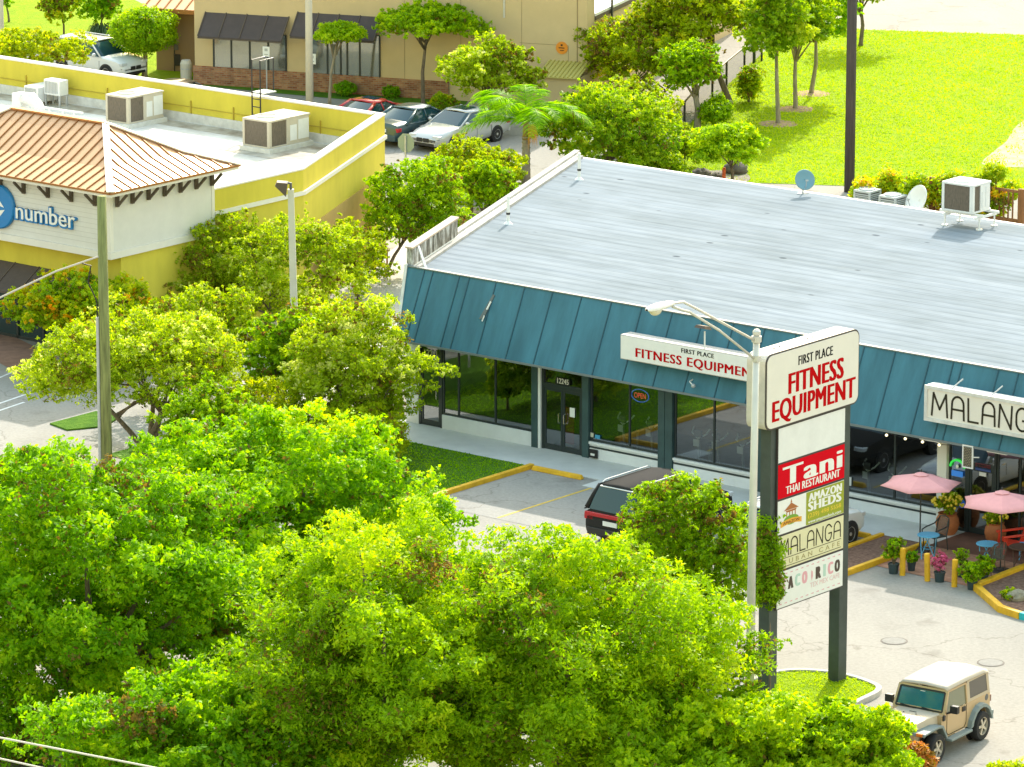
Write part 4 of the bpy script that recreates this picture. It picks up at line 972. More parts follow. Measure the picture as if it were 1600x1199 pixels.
package_unit('rooftop_unit','beige rooftop air conditioner with brown coils nearest the oblique yellow parapet',-23.6,16.75,ZR,1.35,2.3,1.05,group='rooftop units on the white roof')
package_unit('rooftop_unit','beige rooftop air conditioner with brown coils behind the copper roof hip',-30.95,17.1,ZR,1.2,2.0,1.05,group='rooftop units on the white roof')
M['ac_pale'] = mat('ac_pale_grey', (.50,.53,.53), .6, var=.05, vscale=3, spec=.2)
def condenser(label, base, sx, sy, h, rot, m='ac_white', top=True, slats=True, z0=.1):
    e = thing('condenser', label, 'air conditioner', base, rot)
    MB().box(0,sx,0,sy,z0,z0+.06).box(0,sx,0,sy,z0+h-.08,z0+h).box(0,.08,0,.08,z0+.06,z0+h-.08).box(sx-.08,sx,0,.08,z0+.06,z0+h-.08).box(0,.08,sy-.08,sy,z0+.06,z0+h-.08).box(sx-.08,sx,sy-.08,sy,z0+.06,z0+h-.08).obj('casing', M[m], e, bevel=.01)
    MB().box(.05,sx-.05,.05,sy-.05,z0+.05,z0+h-.03).obj('coil', M['fan_dark'], e)
    lv = MB(); k = 8
    for i in range(k):
        z = z0+.1+(h-.2)*i/k
        lv.box(.081,sx-.081,.01,.04,z,z+(h-.2)/k*.55).box(sx-.04,sx-.01,.081,sy-.081,z,z+(h-.2)/k*.55)
    lv.obj('louvre', M[m], e)
    if top:
        MB().lathe([(sx*.36,z0+h+.003),(sx*.36,z0+h+.05),(sx*.41,z0+h+.05),(sx*.42,z0+h+.003)],24,(sx/2,sy/2,0)).obj('fan_ring', M[m], e)
        MB().lathe([(.001,z0+h+.03),(sx*.36,z0+h+.03)],24,(sx/2,sy/2,0)).obj('fan_grille', M['grey_metal'], e)
    MB().box(-.08,sx+.08,-.08,sy+.08,0,z0-.003).obj('pad', M['concrete'], e)
    return e
def mini_unit(label, x, y, sx, sy, h, zl):
    p = G(x,y,ZR)
    e = thing('mini_condenser', label, 'air conditioner', p, ROT, 'small condensers on the white roof')
    MB().box(0,sx,0,sy,zl,zl+h).obj('casing', M['ac_white'], e, bevel=.02)
    g = MB()
    for i in range(9): g.box(.07+i*(sx-.14)/9,.07+i*(sx-.14)/9+.035,-.02,-.003,zl+.07,zl+h-.07)
    g.obj('grille', M['grey_metal'], e)
    for a,b in ((.05,.05),(sx-.05,.05),(sx-.05,sy-.05),(.05,sy-.05)): MB().box(a-.03,a+.03,b-.03,b+.03,0,zl-.002).obj('leg', M['galv'], e)
mini_unit('small grey white condenser farther left on the white roof',38,163,.75,1.1,.62,.12)
mini_unit('small slatted condenser on a pipe rack near the copper roof',69,165,.85,.5,.6,.45)
e = thing('duct_elbow','white sheet metal duct elbow on the flat white roof','duct',G(22,176,ZR),ROT)
MB().box(-.1,.35,0,.5,0,.75).obj('riser', M['ac_white'], e); MB().tube([(.3,.2,.55),(.75,.2,.6),(1.1,.2,.35),(1.3,.2,.1)],[.22,.26,.24,.2],12).obj('elbow', M['ac_white'], e, smooth=True)
e = thing('pipe_rack','white pipe rack on thin legs on the flat white roof','rack',G(60,186,ZR),ROT)
for x in (0,.6,1.3,1.9): MB().tube([(x,0,0),(x,0,.5)],.03,8).lathe([(.1,0),(.1,.03)],8,(x,0,0)).obj('leg', M['white_clean'], e)
MB().tube([(-.2,0,.5),(2.1,0,.5)],.035,8).tube([(-.2,.25,.42),(2.1,.3,.44)],.035,8).obj('rail', M['white_clean'], e)
lb_ = W(-25.3,19.2,ZR+.2)
e = thing('roof_ladder','black steel roof access ladder with small platform over the yellow parapet','ladder',lb_,ROT)
for x in (0,.42): MB().tube([(x,0,0),(x,0,2.7),(x,.75,2.7)],.028,8).obj('rail', M['black'], e)
rg = MB()
for z in np.arange(.3,1.5,.3): rg.tube([(0,0,z),(.42,0,z)],.02,6)
rg.obj('rung', M['black'], e)
MB().box(-.05,.6,.03,.72,1.42,1.46).obj('platform', M['grey_metal'], e)
MB().tube([(.42,.76,1.42),(.42,.76,2.7),(0,.76,2.7)],.026,8).obj('guard_rail', M['black'], e)

# units and dishes by the blue roof
u = package_unit('rooftop_unit','rooftop air conditioner on a white leg stand at the back edge of the blue roof',8.0,16.6,RZ,1.25,1.1,.98,legs=.55,curb=False)
for a,b in ((.05,.15),(.05,1.05),(1.4,.2),(1.4,1.1)):
    MB().tube([(a,b,.02),(a,b,.5)],.03,8).lathe([(.11,0),(.11,.04),(.04,.06)],10,(a,b,0)).obj('leg', M['white_clean'], u)
MB().box(-.15,1.6,.12,.2,.46,.545).box(-.15,1.6,1.02,1.1,.46,.545).box(.1,.18,-.05,1.2,.38,.455).box(1.36,1.44,-.05,1.2,.38,.455).obj('stand_frame', M['white_clean'], u)
condenser('louvred pale grey condenser nearer the dark utility pole', G(1333,332), .78,.78,.8, ROT, 'ac_pale')
condenser('louvred pale grey condenser nearer the big white dish', G(1372,341), .8,.8,.8, ROT, 'ac_pale')
condenser('white condenser behind the back left corner of the blue roof', G(962,281), .85,.85,.85, ROT)
def dish(label, base, r, h, rot, tilt, m, loc_feed=True):
    e = thing('satellite_dish', label, 'satellite dish', base, rot)
    MB().tube([(0,.1,0),(0,.1,h*.8),(0,.05,h)],.03,8).bar((-.2,.1,.015),(.2,.1,.015),.06,.03).obj('mast', M['galv'], e)
    prof = [(.001,0)]+[(r*k/6, .28*r*(k/6)**2) for k in range(1,7)]
    Mx = Matrix.Translation((0,0,h)) @ Matrix.Rotation(math.pi/2-tilt,4,'X')
    mb = MB().lathe(prof,28); mb.v = [tuple(Mx @ Vector(q)) for q in mb.v]
    o = mb.obj('reflector', m, e, smooth=True); so = o.modifiers.new('s','SOLIDIFY'); so.thickness = .02
    ar = MB().tube([(0,-r*.85,.2*r),(0,-r*.2,r*.85)],.015,6).box(-.05,.05,-r*.25,-r*.1,r*.8,r*.95); ar.v = [tuple(Mx @ Vector(q)) for q in ar.v]
    ar.obj('feed_arm', M['grey_metal'], e)
s_,t_ = LOC(G(1257,304,RZ))
dish('round teal satellite dish on the back edge of the blue roof', G(1256,304,RZ), .36,.5, R_(15), R_(20), mat('dish_teal',(.16,.32,.40),.5))
dish('large white satellite dish behind the blue roof by the brown fence', G(1436,347), .62,.8, R_(-60), R_(25), M['white_clean'])
# brown picket fence behind
f0, f1 = G(1456,336), G(1598,356)
fe = thing('picket_fence','short brown wooden picket fence behind the rooftop air conditioner','fence',f0, math.atan2(f1.y-f0.y,f1.x-f0.x))
FL = (f1-f0).length; FH = 1.45
for x in (0,FL-.1): MB().box(x-.1,x+.12,-.08,.08,0,FH+.05).obj('post', M['wood_brown'], fe)
MB().box(.12,FL-.2,-.03,.03,FH-.12,FH-.02).box(.12,FL-.2,-.03,.03,.02,.3).obj('rail', M['wood_brown'], fe)
pk = MB()
for i in range(int((FL-.3)/.2)): pk.box(.2+i*.2,.25+i*.2,-.025,.025,.301,FH-.121)
pk.obj('picket', M['wood_brown'], fe)

# ------------------------------------------------------------------ tan building with the brick base
BO = G(305,131); BD = Vector((.941,-.339,0)); BN = Vector((.339,.941,0))
br = thing('tan_building','tan stucco building with brick base, brown awnings and dark windows','building',BO,math.atan2(BD.y,BD.x))
def FPl(x,y):
    d = _ray(x,y); k = (BO-_P0).dot(BN)/d.dot(BN); q = _P0+d*k-BO; return q.dot(BD), q.z
M['tan'] = mat('tan_stucco',(.58,.45,.25),.9,var=.05,vscale=.8,bump=.06)
U1 = FPl(917,60)[0]; UG = FPl(902,60)[0]
MB().box(0,U1,0,1.0,.0,7.5).obj('wall', M['tan'], br)
wz = FPl(917,27)[1]
MB().box(.3,U1-.02,1.003,22,0,wz-.12).obj('rear_wall', M['tan'], br)
MB().box(.25,U1+.03,1.01,22.05,wz-.117,wz).obj('flat_roof', M['white'], br)
MB().box(U1-.015,U1+.04,1.02,22.05,wz-.3,wz-.12).obj('roof_trim', M['bracket'], br)
M['brick'] = brick_mat('red_brick',(.25,.07,.03),(.42,.21,.10),(.30,.22,.15),1,.24,.085,rot=(math.pi/2,0,0),ms=.012)
zb = .82
UB = FPl(702,140)[0]
MB().box(-.05,UB,-.1,-.003,0,zb).obj('brick_base', M['brick'], br)
gv = MB().box(UG-.02,UG+.02,-.012,-.003,0,7.4)
for x in (466,632,720,815): 
    u_ = FPl(x,60)[0]
    if x != 466: gv.box(u_-.008,u_+.008,-.008,-.003,zb,7.4)
a_,b_ = FPl(812,67), FPl(888,68)
gv.box(a_[0],b_[0]-.02,-.008,-.003,a_[1]-.008,a_[1]+.008).box(b_[0]-.01,b_[0]+.01,-.0085,-.003,zb,a_[1])
gv.obj('control_joint', mat('joint',(.28,.21,.11),.9), br)
def bay(xa0,xa1,xw0,xw1,bars):
    u0,z1 = FPl(xa0,60); u1,_ = FPl(xa1,66); w0,zt = FPl(xw0,62); w1,zb_ = FPl(xw1,124)
    zt = FPl((xw0+xw1)/2,62)[1]; zb_ = FPl((xw0+xw1)/2,122)[1]
    f = MB().box(w0,w1,-.06,-.003,zb_,zb_+.08).box(w0,w0+.07,-.06,-.003,zb_+.081,zt+.3).box(w1-.07,w1,-.06,-.003,zb_+.081,zt+.3)
    for k in bars: 
        q = w0+(w1-w0)*k; f.box(q-.04,q+.04,-.055,-.003,zb_+.081,zt+.3)
    fo = f.obj('window', M['frame_dark'], br)
    MB().add([(w0+.05,-.03,zb_+.05),(w1-.05,-.03,zb_+.05),(w1-.05,-.03,zt+.3),(w0+.05,-.03,zt+.3)],[(0,1,2,3)]).obj('pane', M['tinted'], fo)
    zt2 = FPl((xa0+xa1)/2,23)[1]; zl = FPl((xa0+xa1)/2,63)[1]
    o = .95
    a = MB().add([(u0,-.01,zt2+.0),(u1,-.01,zt2),(u1+.0,-o,zl+.22),(u0,-o,zl+.22),(u0,-.01,zt2-.08),(u1,-.01,zt2-.08),(u1,-o,zl+.14),(u0,-o,zl+.14)],[(3,2,1,0),(4,5,6,7),(0,1,5,4),(1,2,6,5),(2,3,7,6),(3,0,4,7)]).obj('awning', mat('awning_charcoal_brown',(.068,.052,.05),.75,var=.1,vscale=3), br)
    r = MB()
    for k in range(5):
        q = u0+(u1-u0)*k/4; r.bar((q,-.01,zt2+.02),(q,-o,zl+.24),.04,.05)
    r.bar((u0,-o,zl+.15),(u1,-o,zl+.15),.05,.05)
    r.obj('awning_rib', M['bracket'], a)
M['tinted'] = mat('tinted_window',(.42,.43,.38),.06,metal=.75)
bay(322,452,333,449,[.25,.5,.75]); bay(466,596,480,595,[.28,.46,.55,.72])
q = FPl(878,75)
od = MB().lathe([(.001,-.03),(.27,-.03),(.27,-.004)],24,(q[0],0,q[1]),axis='y').obj('round_notice', mat('notice_orange',(.75,.26,.02),.5), br)
MB().box(q[0]-.05,q[0]+.04,-.036,-.031,q[1]+.08,q[1]+.16).box(q[0]-.14,q[0]+.12,-.036,-.031,q[1]-.02,q[1]+.02).box(q[0]-.08,q[0]+.1,-.036,-.031,q[1]-.12,q[1]-.09).obj('notice_marks', M['umber_letter'], od)
q = FPl(788,10); MB().box(q[0]-.04,q[0]+.04,-.05,-.003,q[1]-.5,q[1]+3).obj('scupper_pipe', M['pole_conc'], br)
MB().box(U1+.06,U1+.14,3.0,3.1,.0,wz+1.2).box(U1+.06,U1+.4,1.6,1.8,wz-.8,wz-.55).obj('downpipe', M['frame_dark'], br)
# porch at its left end
MB().add([(-3.2,1.5,3.0),(-.01,1.5,3.0),(-.01,6,4.6),(-3.2,6,4.6),(-3.2,1.5,2.85),(-.01,1.5,2.85),(-.01,6,4.45),(-3.2,6,4.45)],[(3,2,1,0),(4,5,6,7),(0,1,5,4),(1,2,6,5),(2,3,7,6),(3,0,4,7)]).obj('porch_roof', M['copper'], br)
pr_ = MB()
for x in np.arange(-3.1,0,.5): pr_.bar((x,1.5,3.02),(x,6,4.62),.05,.06)
pr_.bar((-3.2,1.47,2.92),(-.01,1.47,2.92),.06,.2)
pr_.obj('porch_seam', M['copper_dark'], br)
MB().box(-3.0,-.02,2.6,2.9,0,2.84).obj('porch_wall', mat('porch_wall',(.3,.2,.12),.9), br)
# small shed with yellow metal roof
p = G(872,178)
sh = thing('shed','small shed with ribbed yellow metal roof in front of the tan wall','shed',p,math.atan2(BD.y,BD.x))
MB().box(-.85,.85,0,1.6,0,1.55).obj('wall', M['tan'], sh)
MB().add([(-.95,-.15,1.56),(.95,-.15,1.56),(.95,1.7,2.05),(-.95,1.7,2.05),(-.95,-.15,1.61),(.95,-.15,1.61),(.95,1.7,2.1),(-.95,1.7,2.1)],[(3,2,1,0),(4,5,6,7),(0,1,5,4),(1,2,6,5),(2,3,7,6),(3,0,4,7)]).obj('roof', mat('yellow_metal',(.55,.48,.14),.5,.1), sh)
rr = MB()
for x in np.arange(-.85,.9,.19): rr.bar((x,-.15,1.63),(x,1.7,2.12),.05,.03)
rr.obj('roof_rib', mat('yellow_metal_rib',(.45,.38,.08),.5), sh)
p = G(291,127); e = thing('litter_bin','round beige concrete litter bin at the corner of the tan building','bin',p)
MB().lathe([(.001,0),(.24,0),(.26,.8),(.22,.9),(.2,.95),(.001,.95)],16).obj('body', M['pole_conc'], e); MB().lathe([(.265,.55),(.265,.6)],16).obj('band', M['galv'], e)
p = G(273,112); e = thing('dog_waste_station','thin black post with two black boxes on the lawn','post',p)
MB().box(-.025,.025,-.025,.025,0,1.3).obj('post', M['black'], e); MB().box(.0,.26,-.1,.1,.28,.78).obj('bin_box', M['black'], e); MB().box(0,.18,-.07,.07,.98,1.28).obj('dispenser', M['fan_dark'], e)

# black chain link fence along the lawn
pts = [G(1048,232),G(1090,183),G(1135,142),G(1190,96)]
fe = thing('chain_link_fence','black chain link fence running up beside the lawn','fence',pts[0])
lk = bpy.data.materials.new('chain_link'); lk.use_nodes = True
nt = lk.node_tree; o_ = nt.nodes['Material Output']; p_ = nt.nodes['Principled BSDF']; p_.inputs['Base Color'].default_value = (.015,.02,.02,1)
tb = _n(nt,'ShaderNodeBsdfTransparent'); mx = _n(nt,'ShaderNodeMixShader'); mx.inputs[0].default_value = .38
nt.links.new(tb.outputs[0],mx.inputs[1]); nt.links.new(p_.outputs[0],mx.inputs[2]); nt.links.new(mx.outputs[0],o_.inputs['Surface'])
FHh = 1.3
for a,b in zip(pts[:-1],pts[1:]):
    a_ = a-pts[0]; b_ = b-pts[0]
    MB().add([a_,b_,b_+Vector((0,0,FHh)),a_+Vector((0,0,FHh))],[(0,1,2,3)]).obj('mesh', lk, fe)
    MB().tube([a_+Vector((0,0,FHh)),b_+Vector((0,0,FHh))],.04,8).obj('top_rail', M['black'], fe)
    n = max(1,int((b-a).length/2.6))
    for k in range(n+1 if b is pts[-1] else n):
        q = a_+(b_-a_)*(k/n)
        MB().tube([q,q+Vector((0,0,FHh+.03))],.05,8).obj('post', M['black'], fe)
p = G(1178,120); pole('fence_post','taller dark post at the far end of the chain link fence','post',p,3.2,.07,.07,M['frame_dark'])
struct(MB().prism(smooth_poly(polyG([(1085,272),(1150,268),(1172,280),(1150,290),(1090,288)])),0,.05).obj('rock_bed', mat('rock_gravel',(.16,.14,.12),.95,col2=(.36,.32,.27),vscale=6,bump=.8)))
for i,(x,y,r,lab) in enumerate(((1095,280,.42,'dark boulder leftmost behind the roof edge under the small tree'),(1120,283,.33,'grey boulder just left of the orange-red bollard'),(1150,272,.5,'large dark boulder right of the small tree trunk'))):
    p = G(x,y); mb = MB().sphere((0,0,r*.4),r,r*.8,r*.62,n=14,m=10)
    rnd = random.Random(i); mb.v = [(a*(1+rnd.uniform(-.14,.14)),b*(1+rnd.uniform(-.14,.14)),max(0,c*(1+rnd.uniform(-.14,.14)))) for a,b,c in mb.v]
    tag(mb.obj('boulder', mat('boulder',(.13,.115,.10),.95,var=.3,vscale=3,bump=.4), loc=p, smooth=True), lab, 'boulder')
# ------------------------------------------------------------------ vehicles
M['car_glass'] = mat('car_glass',(.012,.05,.065),.05,spec=.6)
M['car_glass_teal'] = mat('car_glass_teal',(.008,.12,.16),.06,spec=.9)
M['tail_red'] = mat('tail_lamp_red',(.45,.01,.015),.2)
M['lamp_clear'] = mat('headlamp',(.6,.62,.64),.1)
M['amber'] = mat('amber_lamp',(.65,.17,.01),.3)
def paint(name, c, metal=.2): return mat(name, c, .28, metal, coat=.6)
KINDS = {
 'sedan': dict(L=4.75,W=1.82,wb=2.75,wr=.325,zb=.22,st=[(-2.37,.80,.78),(-2.28,.90,.97),(-1.7,.97,1.03),(-.3,1,.95),(1.0,1,.97),(1.15,.985,.97),(1.9,.95,.83),(2.25,.88,.70),(2.38,.74,.56)],gh=(-1.85,1.12,-1.0,.22,1.45),belt=.95,rail=False),
 'coupe': dict(L=4.5,W=1.8,wb=2.65,wr=.33,zb=.2,st=[(-2.25,.80,.8),(-2.15,.90,.95),(-1.6,.98,.98),(-.3,1,.9),(.8,1,.92),(1.0,.985,.92),(1.8,.95,.78),(2.15,.88,.66),(2.26,.74,.52)],gh=(-1.8,.98,-.95,.05,1.32),belt=.9,rail=False),
 'suv': dict(L=4.95,W=2.0,wb=2.86,wr=.38,zb=.28,st=[(-2.47,.90,.95),(-2.42,.96,1.1),(-1.5,1,1.13),(0,1,1.12),(1.15,1,1.14),(1.3,.99,1.14),(2.0,.96,1.05),(2.35,.90,.92),(2.48,.78,.7)],gh=(-2.42,1.25,-2.15,.48,1.84),belt=1.14,rail=True),
 'crossover': dict(L=4.6,W=1.86,wb=2.7,wr=.36,zb=.25,st=[(-2.3,.88,.9),(-2.24,.95,1.05),(-1.4,1,1.07),(0,1,1.04),(1.05,1,1.06),(1.2,.99,1.06),(1.9,.96,.97),(2.18,.9,.85),(2.3,.76,.64)],gh=(-2.2,1.15,-1.85,.4,1.66),belt=1.03,rail=True),
}
def wheel(parent, x, y, r, wd, side, spokes=7, rimm=None, deep=.0):
    t = MB().lathe([(r*.62,-wd/2),(r*.93,-wd/2),(r,-wd/2+.04),(r,wd/2-.04),(r*.93,wd/2),(r*.62,wd/2)],28,(0,0,0),axis='y')
    o = t.obj('wheel', M['rubber'], parent, auto=35, loc=(x,y,r))
    f = side*(wd/2-.02)
    q = MB().lathe([(r*.66,f-side*.04),(r*.66,f+side*.012),(r*.58,f+side*.012),(r*.56,f-side*.05)],28,axis='y')
    for k in range(spokes):
        a = 2*math.pi*k/spokes
        q.bar((.03*math.cos(a),f-side*.01,.03*math.sin(a)),(r*.6*math.cos(a),f-side*.02,r*.6*math.sin(a)),r*.17,.03,up=(0,1,0))
    q.lathe([(.001,f+side*.012),(r*.16,f+side*.012),(r*.17,f-side*.03)],12,axis='y')
    q.obj('rim', rimm or M['alloy'], o)
    MB().lathe([(.001,f-side*.07),(r*.64,f-side*.07)],24,axis='y').obj('hub', M['black'], o)
    return o
def car(name, label, kind, loc, rot, pm, group=None, sunroof=False, plate=None, taillamps=True):
    K = KINDS[kind]; hw = K['W']/2; e = thing(name, label, 'car', loc, rot, group)
    vv=[];ff=[]; n=0
    for (x,wf,zt) in K['st']:
        h = hw*wf; zb = K['zb']+(.06 if abs(x) > K['L']*.46 else 0)
        half = [(h*.86,zb),(h*.97,zb+.1),(h,zb+.28),(h*.995,zt-.22 if zt > .75 else zt-.12),(h*.965,zt-.07),(h*.88,zt-.01),(h*.5,zt+.025)]
        ring = [(x,y,z) for y,z in half]+[(x,0,zt+.035)]+[(x,-y,z) for y,z in half[::-1]]
        m = len(ring); vv += ring
    S = len(K['st'])
    for i in range(S-1):
        for k in range(m): ff.append((i*m+k,(i+1)*m+k,(i+1)*m+(k+1)%m,i*m+(k+1)%m))
    ff.append(tuple(range(m))); ff.append(tuple(range((S-1)*m+m-1,(S-1)*m-1,-1)))
    MB().add(vv,ff).obj('body', pm, e, auto=38)
    xr,xf,rr_,rf,zt = K['gh']; zb = K['belt']-.02; hb = hw*.93; ht = hw*.70
    def lerp(a,b,t): return a+(b-a)*t
    g = MB()
    lv = [(0,0),(.55,.45),(.93,.9)]
    vv=[];ff=[]
    for (tz,tx_) in ((0,0),(.5,.5),(.95,.95)):
        z = lerp(zb,zt-.03,tz); a = lerp(xr,rr_,tz); b = lerp(xf,rf,tz); y = lerp(hb,ht,tz**1.3)
        vv += [(a,-y*.88,z),(a+.12,-y,z),(b-.25,-y,z),(b,-y*.85,z),(b+.06,0,z),(b,y*.85,z),(b-.25,y,z),(a+.12,y,z),(a,y*.88,z),(a-.04,0,z)]
    for i in range(2):
        for k in range(10): ff.append((i*10+k,i*10+(k+1)%10,(i+1)*10+(k+1)%10,(i+1)*10+k))
    gl = MB().add(vv,ff).obj('windows', M['car_glass'], e, auto=30)
    # roof panel
    vv=[];ff=[]
    R0 = [(rr_,.8),(rr_+.15,.98),((rr_+rf)/2,1.02),(rf-.12,.97),(rf+.02,.8)]
    for (x,wf) in R0:
        y = ht*wf*1.02; c = .03 if x not in (rr_,rf+.02) else 0
        vv += [(x,-y,zt-.055),(x,-y*.92,zt-.01+c*.5),(x,0,zt+.015+c),(x,y*.92,zt-.01+c*.5),(x,y,zt-.055)]
    for i in range(len(R0)-1):
        for k in range(4): ff.append((i*5+k,(i+1)*5+k,(i+1)*5+k+1,i*5+k+1))
    rp = MB().add(vv,ff).obj('roof', pm, e, auto=50)
    so = rp.modifiers.new('s','SOLIDIFY'); so.thickness = .05; so.offset = -1
    pl = MB()
    for sg_ in (1,-1):
        def P_(t,xx,off=.012): # point on side glass
            z = lerp(zb,zt-.03,t); y = lerp(hb,ht,t**1.3)+off; a = lerp(xr,rr_,t); b = lerp(xf,rf,t)
            return (lerp(a+.1,b-.2,xx), sg_*y, z)
        pl.tube([P_(0,1.02),P_(.5,1.02),P_(.97,1.0)],.04,6)
        pl.tube([P_(0,.5),P_(.5,.5),P_(.97,.5)],.035,6)
        pl.tube([P_(0,-.02),P_(.5,-.0),P_(.97,.02)],.075,6)
        pl.tube([P_(.97,0),P_(.97,1)],.04,6)
        pl.tube([P_(0.0,-.05),P_(0.0,1.05)],.02,6)
    pl.obj('pillars', pm, e, smooth=True)
    if K['rail']:
        r_ = MB()
        for sg_ in (1,-1): r_.tube([(rr_+.15,sg_*ht*.93,zt+.02),(rr_+.3,sg_*ht*.93,zt+.07),(rf-.3,sg_*ht*.93,zt+.07),(rf-.15,sg_*ht*.93,zt+.02)],.022,6)
        r_.obj('roof_rail', M['galv'], e)
    if sunroof: MB().box(rr_+.35,rf-.15,-ht*.6,ht*.6,zt+.045,zt+.056).obj('sunroof', M['car_glass'], e)
    for sx in (1,-1):
        for sy in (1,-1):
            x = sx*K['wb']/2; r = K['wr']
            MB().lathe([(r*1.12,sy*(hw-.25)),(r*1.12,sy*(hw+.004)),(.001,sy*(hw+.004))],24,(x,0,r+.01),axis='y').obj('wheel_arch', M['black'], e)
            wheel(e, x, sy*(hw-.09), r, .22, sy)
    sd_ = MB()
    for sy in (1,-1):
        for x in (.95,-.05,-1.0): sd_.box(x-.008,x+.008,sy*hw-.004,sy*hw+.004,K['zb']+.25,K['belt']-.16)
    sd_.obj('door_gap', M['black'], e)
    hd_ = MB()
    for sy in (1,-1):
        for x in (.1,-.88): hd_.box(x-.1,x+.1,sy*hw*.99-.02,sy*hw*.99+.03,K['belt']-.17,K['belt']-.135)
    hd_.obj('door_handle', M['chrome'], e)
    for sy in (1,-1):
        MB().sphere((xf-.42,sy*(hw+.1),K['belt']+.1),.08,.11,.08,n=10,m=6).obj('mirror', pm, e, smooth=True)
        x0,wf,zz = K['st'][1]; 
        MB().box(x0-.05,x0+.22,sy*hw*wf-.32 if sy>0 else sy*hw*wf-.02, sy*hw*wf+.02 if sy>0 else sy*hw*wf+.32, zz-.3,zz-.13).obj('tail_lamp', M['tail_red'], e, bevel=.02)
        x1,wf,zz = K['st'][-2]
        MB().box(x1-.22,x1+.07,sy*hw*wf-.36 if sy>0 else sy*hw*wf-.0, sy*hw*wf+.0 if sy>0 else sy*hw*wf+.36, zz-.12,zz+.01).obj('headlight', M['lamp_clear'], e, bevel=.02)
    xe = K['st'][-1][0]; z_ = K['st'][-1][2]
    gr_ = MB().box(xe-.02,xe+.02,-.32,-.03,z_-.13,z_+.04).box(xe-.02,xe+.02,.03,.32,z_-.13,z_+.04).box(xe-.02,xe+.015,-.6,.6,K['zb']+.06,K['zb']+.18)
    gr_.obj('grille', M['black'], e)
    xb = K['st'][0][0]
    MB().box(xb-.05,xb+.1,-hw*.84,hw*.84,K['zb']+.08,K['zb']+.32).obj('rear_bumper', M['black'] if K['rail'] else pm, e, bevel=.03)
    MB().box(xb-.03,xb-.005,-.26,.26,K['zb']+.42,K['zb']+.56).obj('licence_plate', M['white_clean'], e)
    return e
HB = R_(51); HA = ROT
c0 = W(13.3,-5.75)
sv = car('parked_car','dark SUV with red tail lamps parked nose in before the shop','suv',c0,HB,mat('paint_black_grey',(.035,.033,.032),.8,.0,spec=.06))
MB().box(-2.52,-2.44,-.93,.93,.93,1.05).obj('lamp_bar', M['tail_red'], sv, bevel=.02)
MB().box(-2.18,-1.8,-.62,.62,1.775,1.81).obj('rear_spoiler', M['white_clean'], sv, bevel=.02)
rs = MB()
for y in (-.48,-.24,0,.24,.48): rs.box(-1.75,.2,y-.012,y+.012,1.80,1.815)
rs.obj('roof_groove', mat('roof_groove',(.13,.11,.09),.5), sv)
c1 = W(17.62,-4.75)
car('parked_car','white car mostly hidden behind the pylon sign, its front wheel showing','crossover',c1,HB,paint('paint_white',(.72,.72,.72),.0))
rw = G(632,226); c2 = rw + B_*1.375 - A_*.4
car('parked_car','dark teal sedan parked between the red and the silver cars','sedan',(c2.x,c2.y,0),HB,paint('paint_dark_teal',(.035,.075,.085),.4),'cars parked behind the yellow building')
fr = G(664,239); c3 = fr + B_*2.42 - A_*.15
car('parked_car','silver sedan with sunroof facing the camera beside the palm','sedan',(c3.x,c3.y,0),HB+math.pi,paint('paint_silver',(.55,.55,.55),.3),'cars parked behind the yellow building',sunroof=True)
c4 = G(588,157,1.2); 
car('parked_car','bright red coupe showing only its roof and windows over the yellow parapet','coupe',(c4.x,c4.y,0),HB,paint('paint_red',(.5,.02,.02),.1),'cars parked behind the yellow building',sunroof=True)
f5 = G(205,127); c5 = f5 - A_*2.2 + B_*.2
car('parked_car','white car half hidden by the weeping yellow tree','crossover',(c5.x,c5.y,0),HA,paint('paint_white_two',(.7,.71,.72),.0))
c6 = G(285,128,1.36)
car('parked_car','dark sedan whose roof just peeks over the parapet near the concrete bin','sedan',(c6.x,c6.y,0),HB,paint('paint_brown_grey',(.06,.05,.045),.3))

# tan off-roader
JS = 1.0
jr = thing('off_road_car','tan boxy off-road car with white hardtop and grey fenders on the forecourt','car',W(31.5,-18.1),HB+math.pi+R_(5))
jr.scale = (JS,JS,JS)
tan = mat('paint_tan',(.52,.36,.19),.35,.15,coat=.4)
greyf = mat('fender_grey_plastic',(.19,.235,.235),.55)
jtop = mat('hardtop_cream',(.56,.49,.41),.8,spec=.15)
sidep = [(-1.78,.52),(-1.78,1.14),(.62,1.14),(.78,1.12),(.78,.72),(.62,.5),(-.62,.5),(-.72,.62),(-.82,.84),(-1.0,.98),(-1.3,.98),(-1.5,.84),(-1.6,.6),(-1.62,.52)]
n = len(sidep)
tb_ = MB()
tb_.add([(x,.74,z) for x,z in sidep]+[(x,-.74,z) for x,z in sidep],[tuple(range(n))[::-1],tuple(range(n,2*n))]+[(i,(i+1)%n,n+(i+1)%n,n+i) for i in range(n)])
tb_.obj('body', tan, jr, auto=25)
MB().add([(.6,.66,.62),(1.78,.5,.62),(1.78,-.5,.62),(.6,-.66,.62),(.6,.64,1.13),(1.2,.57,1.135),(1.76,.48,1.08),(1.76,-.48,1.08),(1.2,-.57,1.135),(.6,-.64,1.13),(.6,0,1.17),(1.2,0,1.175),(1.77,0,1.11),(.6,.6,1.16),(1.2,.52,1.165),(1.76,.43,1.1),(1.76,-.43,1.1),(1.2,-.52,1.165),(.6,-.6,1.16)],
  [(0,4,5,6,1)[::-1],(3,2,7,8,9)[::-1],(4,13,14,5)[::-1],(5,14,15,6)[::-1],(13,10,11,14)[::-1],(14,11,12,15)[::-1],(10,18,17,11)[::-1],(11,17,16,12)[::-1],(18,9,8,17)[::-1],(17,8,7,16)[::-1],(1,6,15,12,16,7,2)[::-1]]).obj('hood', mat('paint_tan_hood',(.60,.50,.38),.35,.1,coat=.4), jr, auto=30)
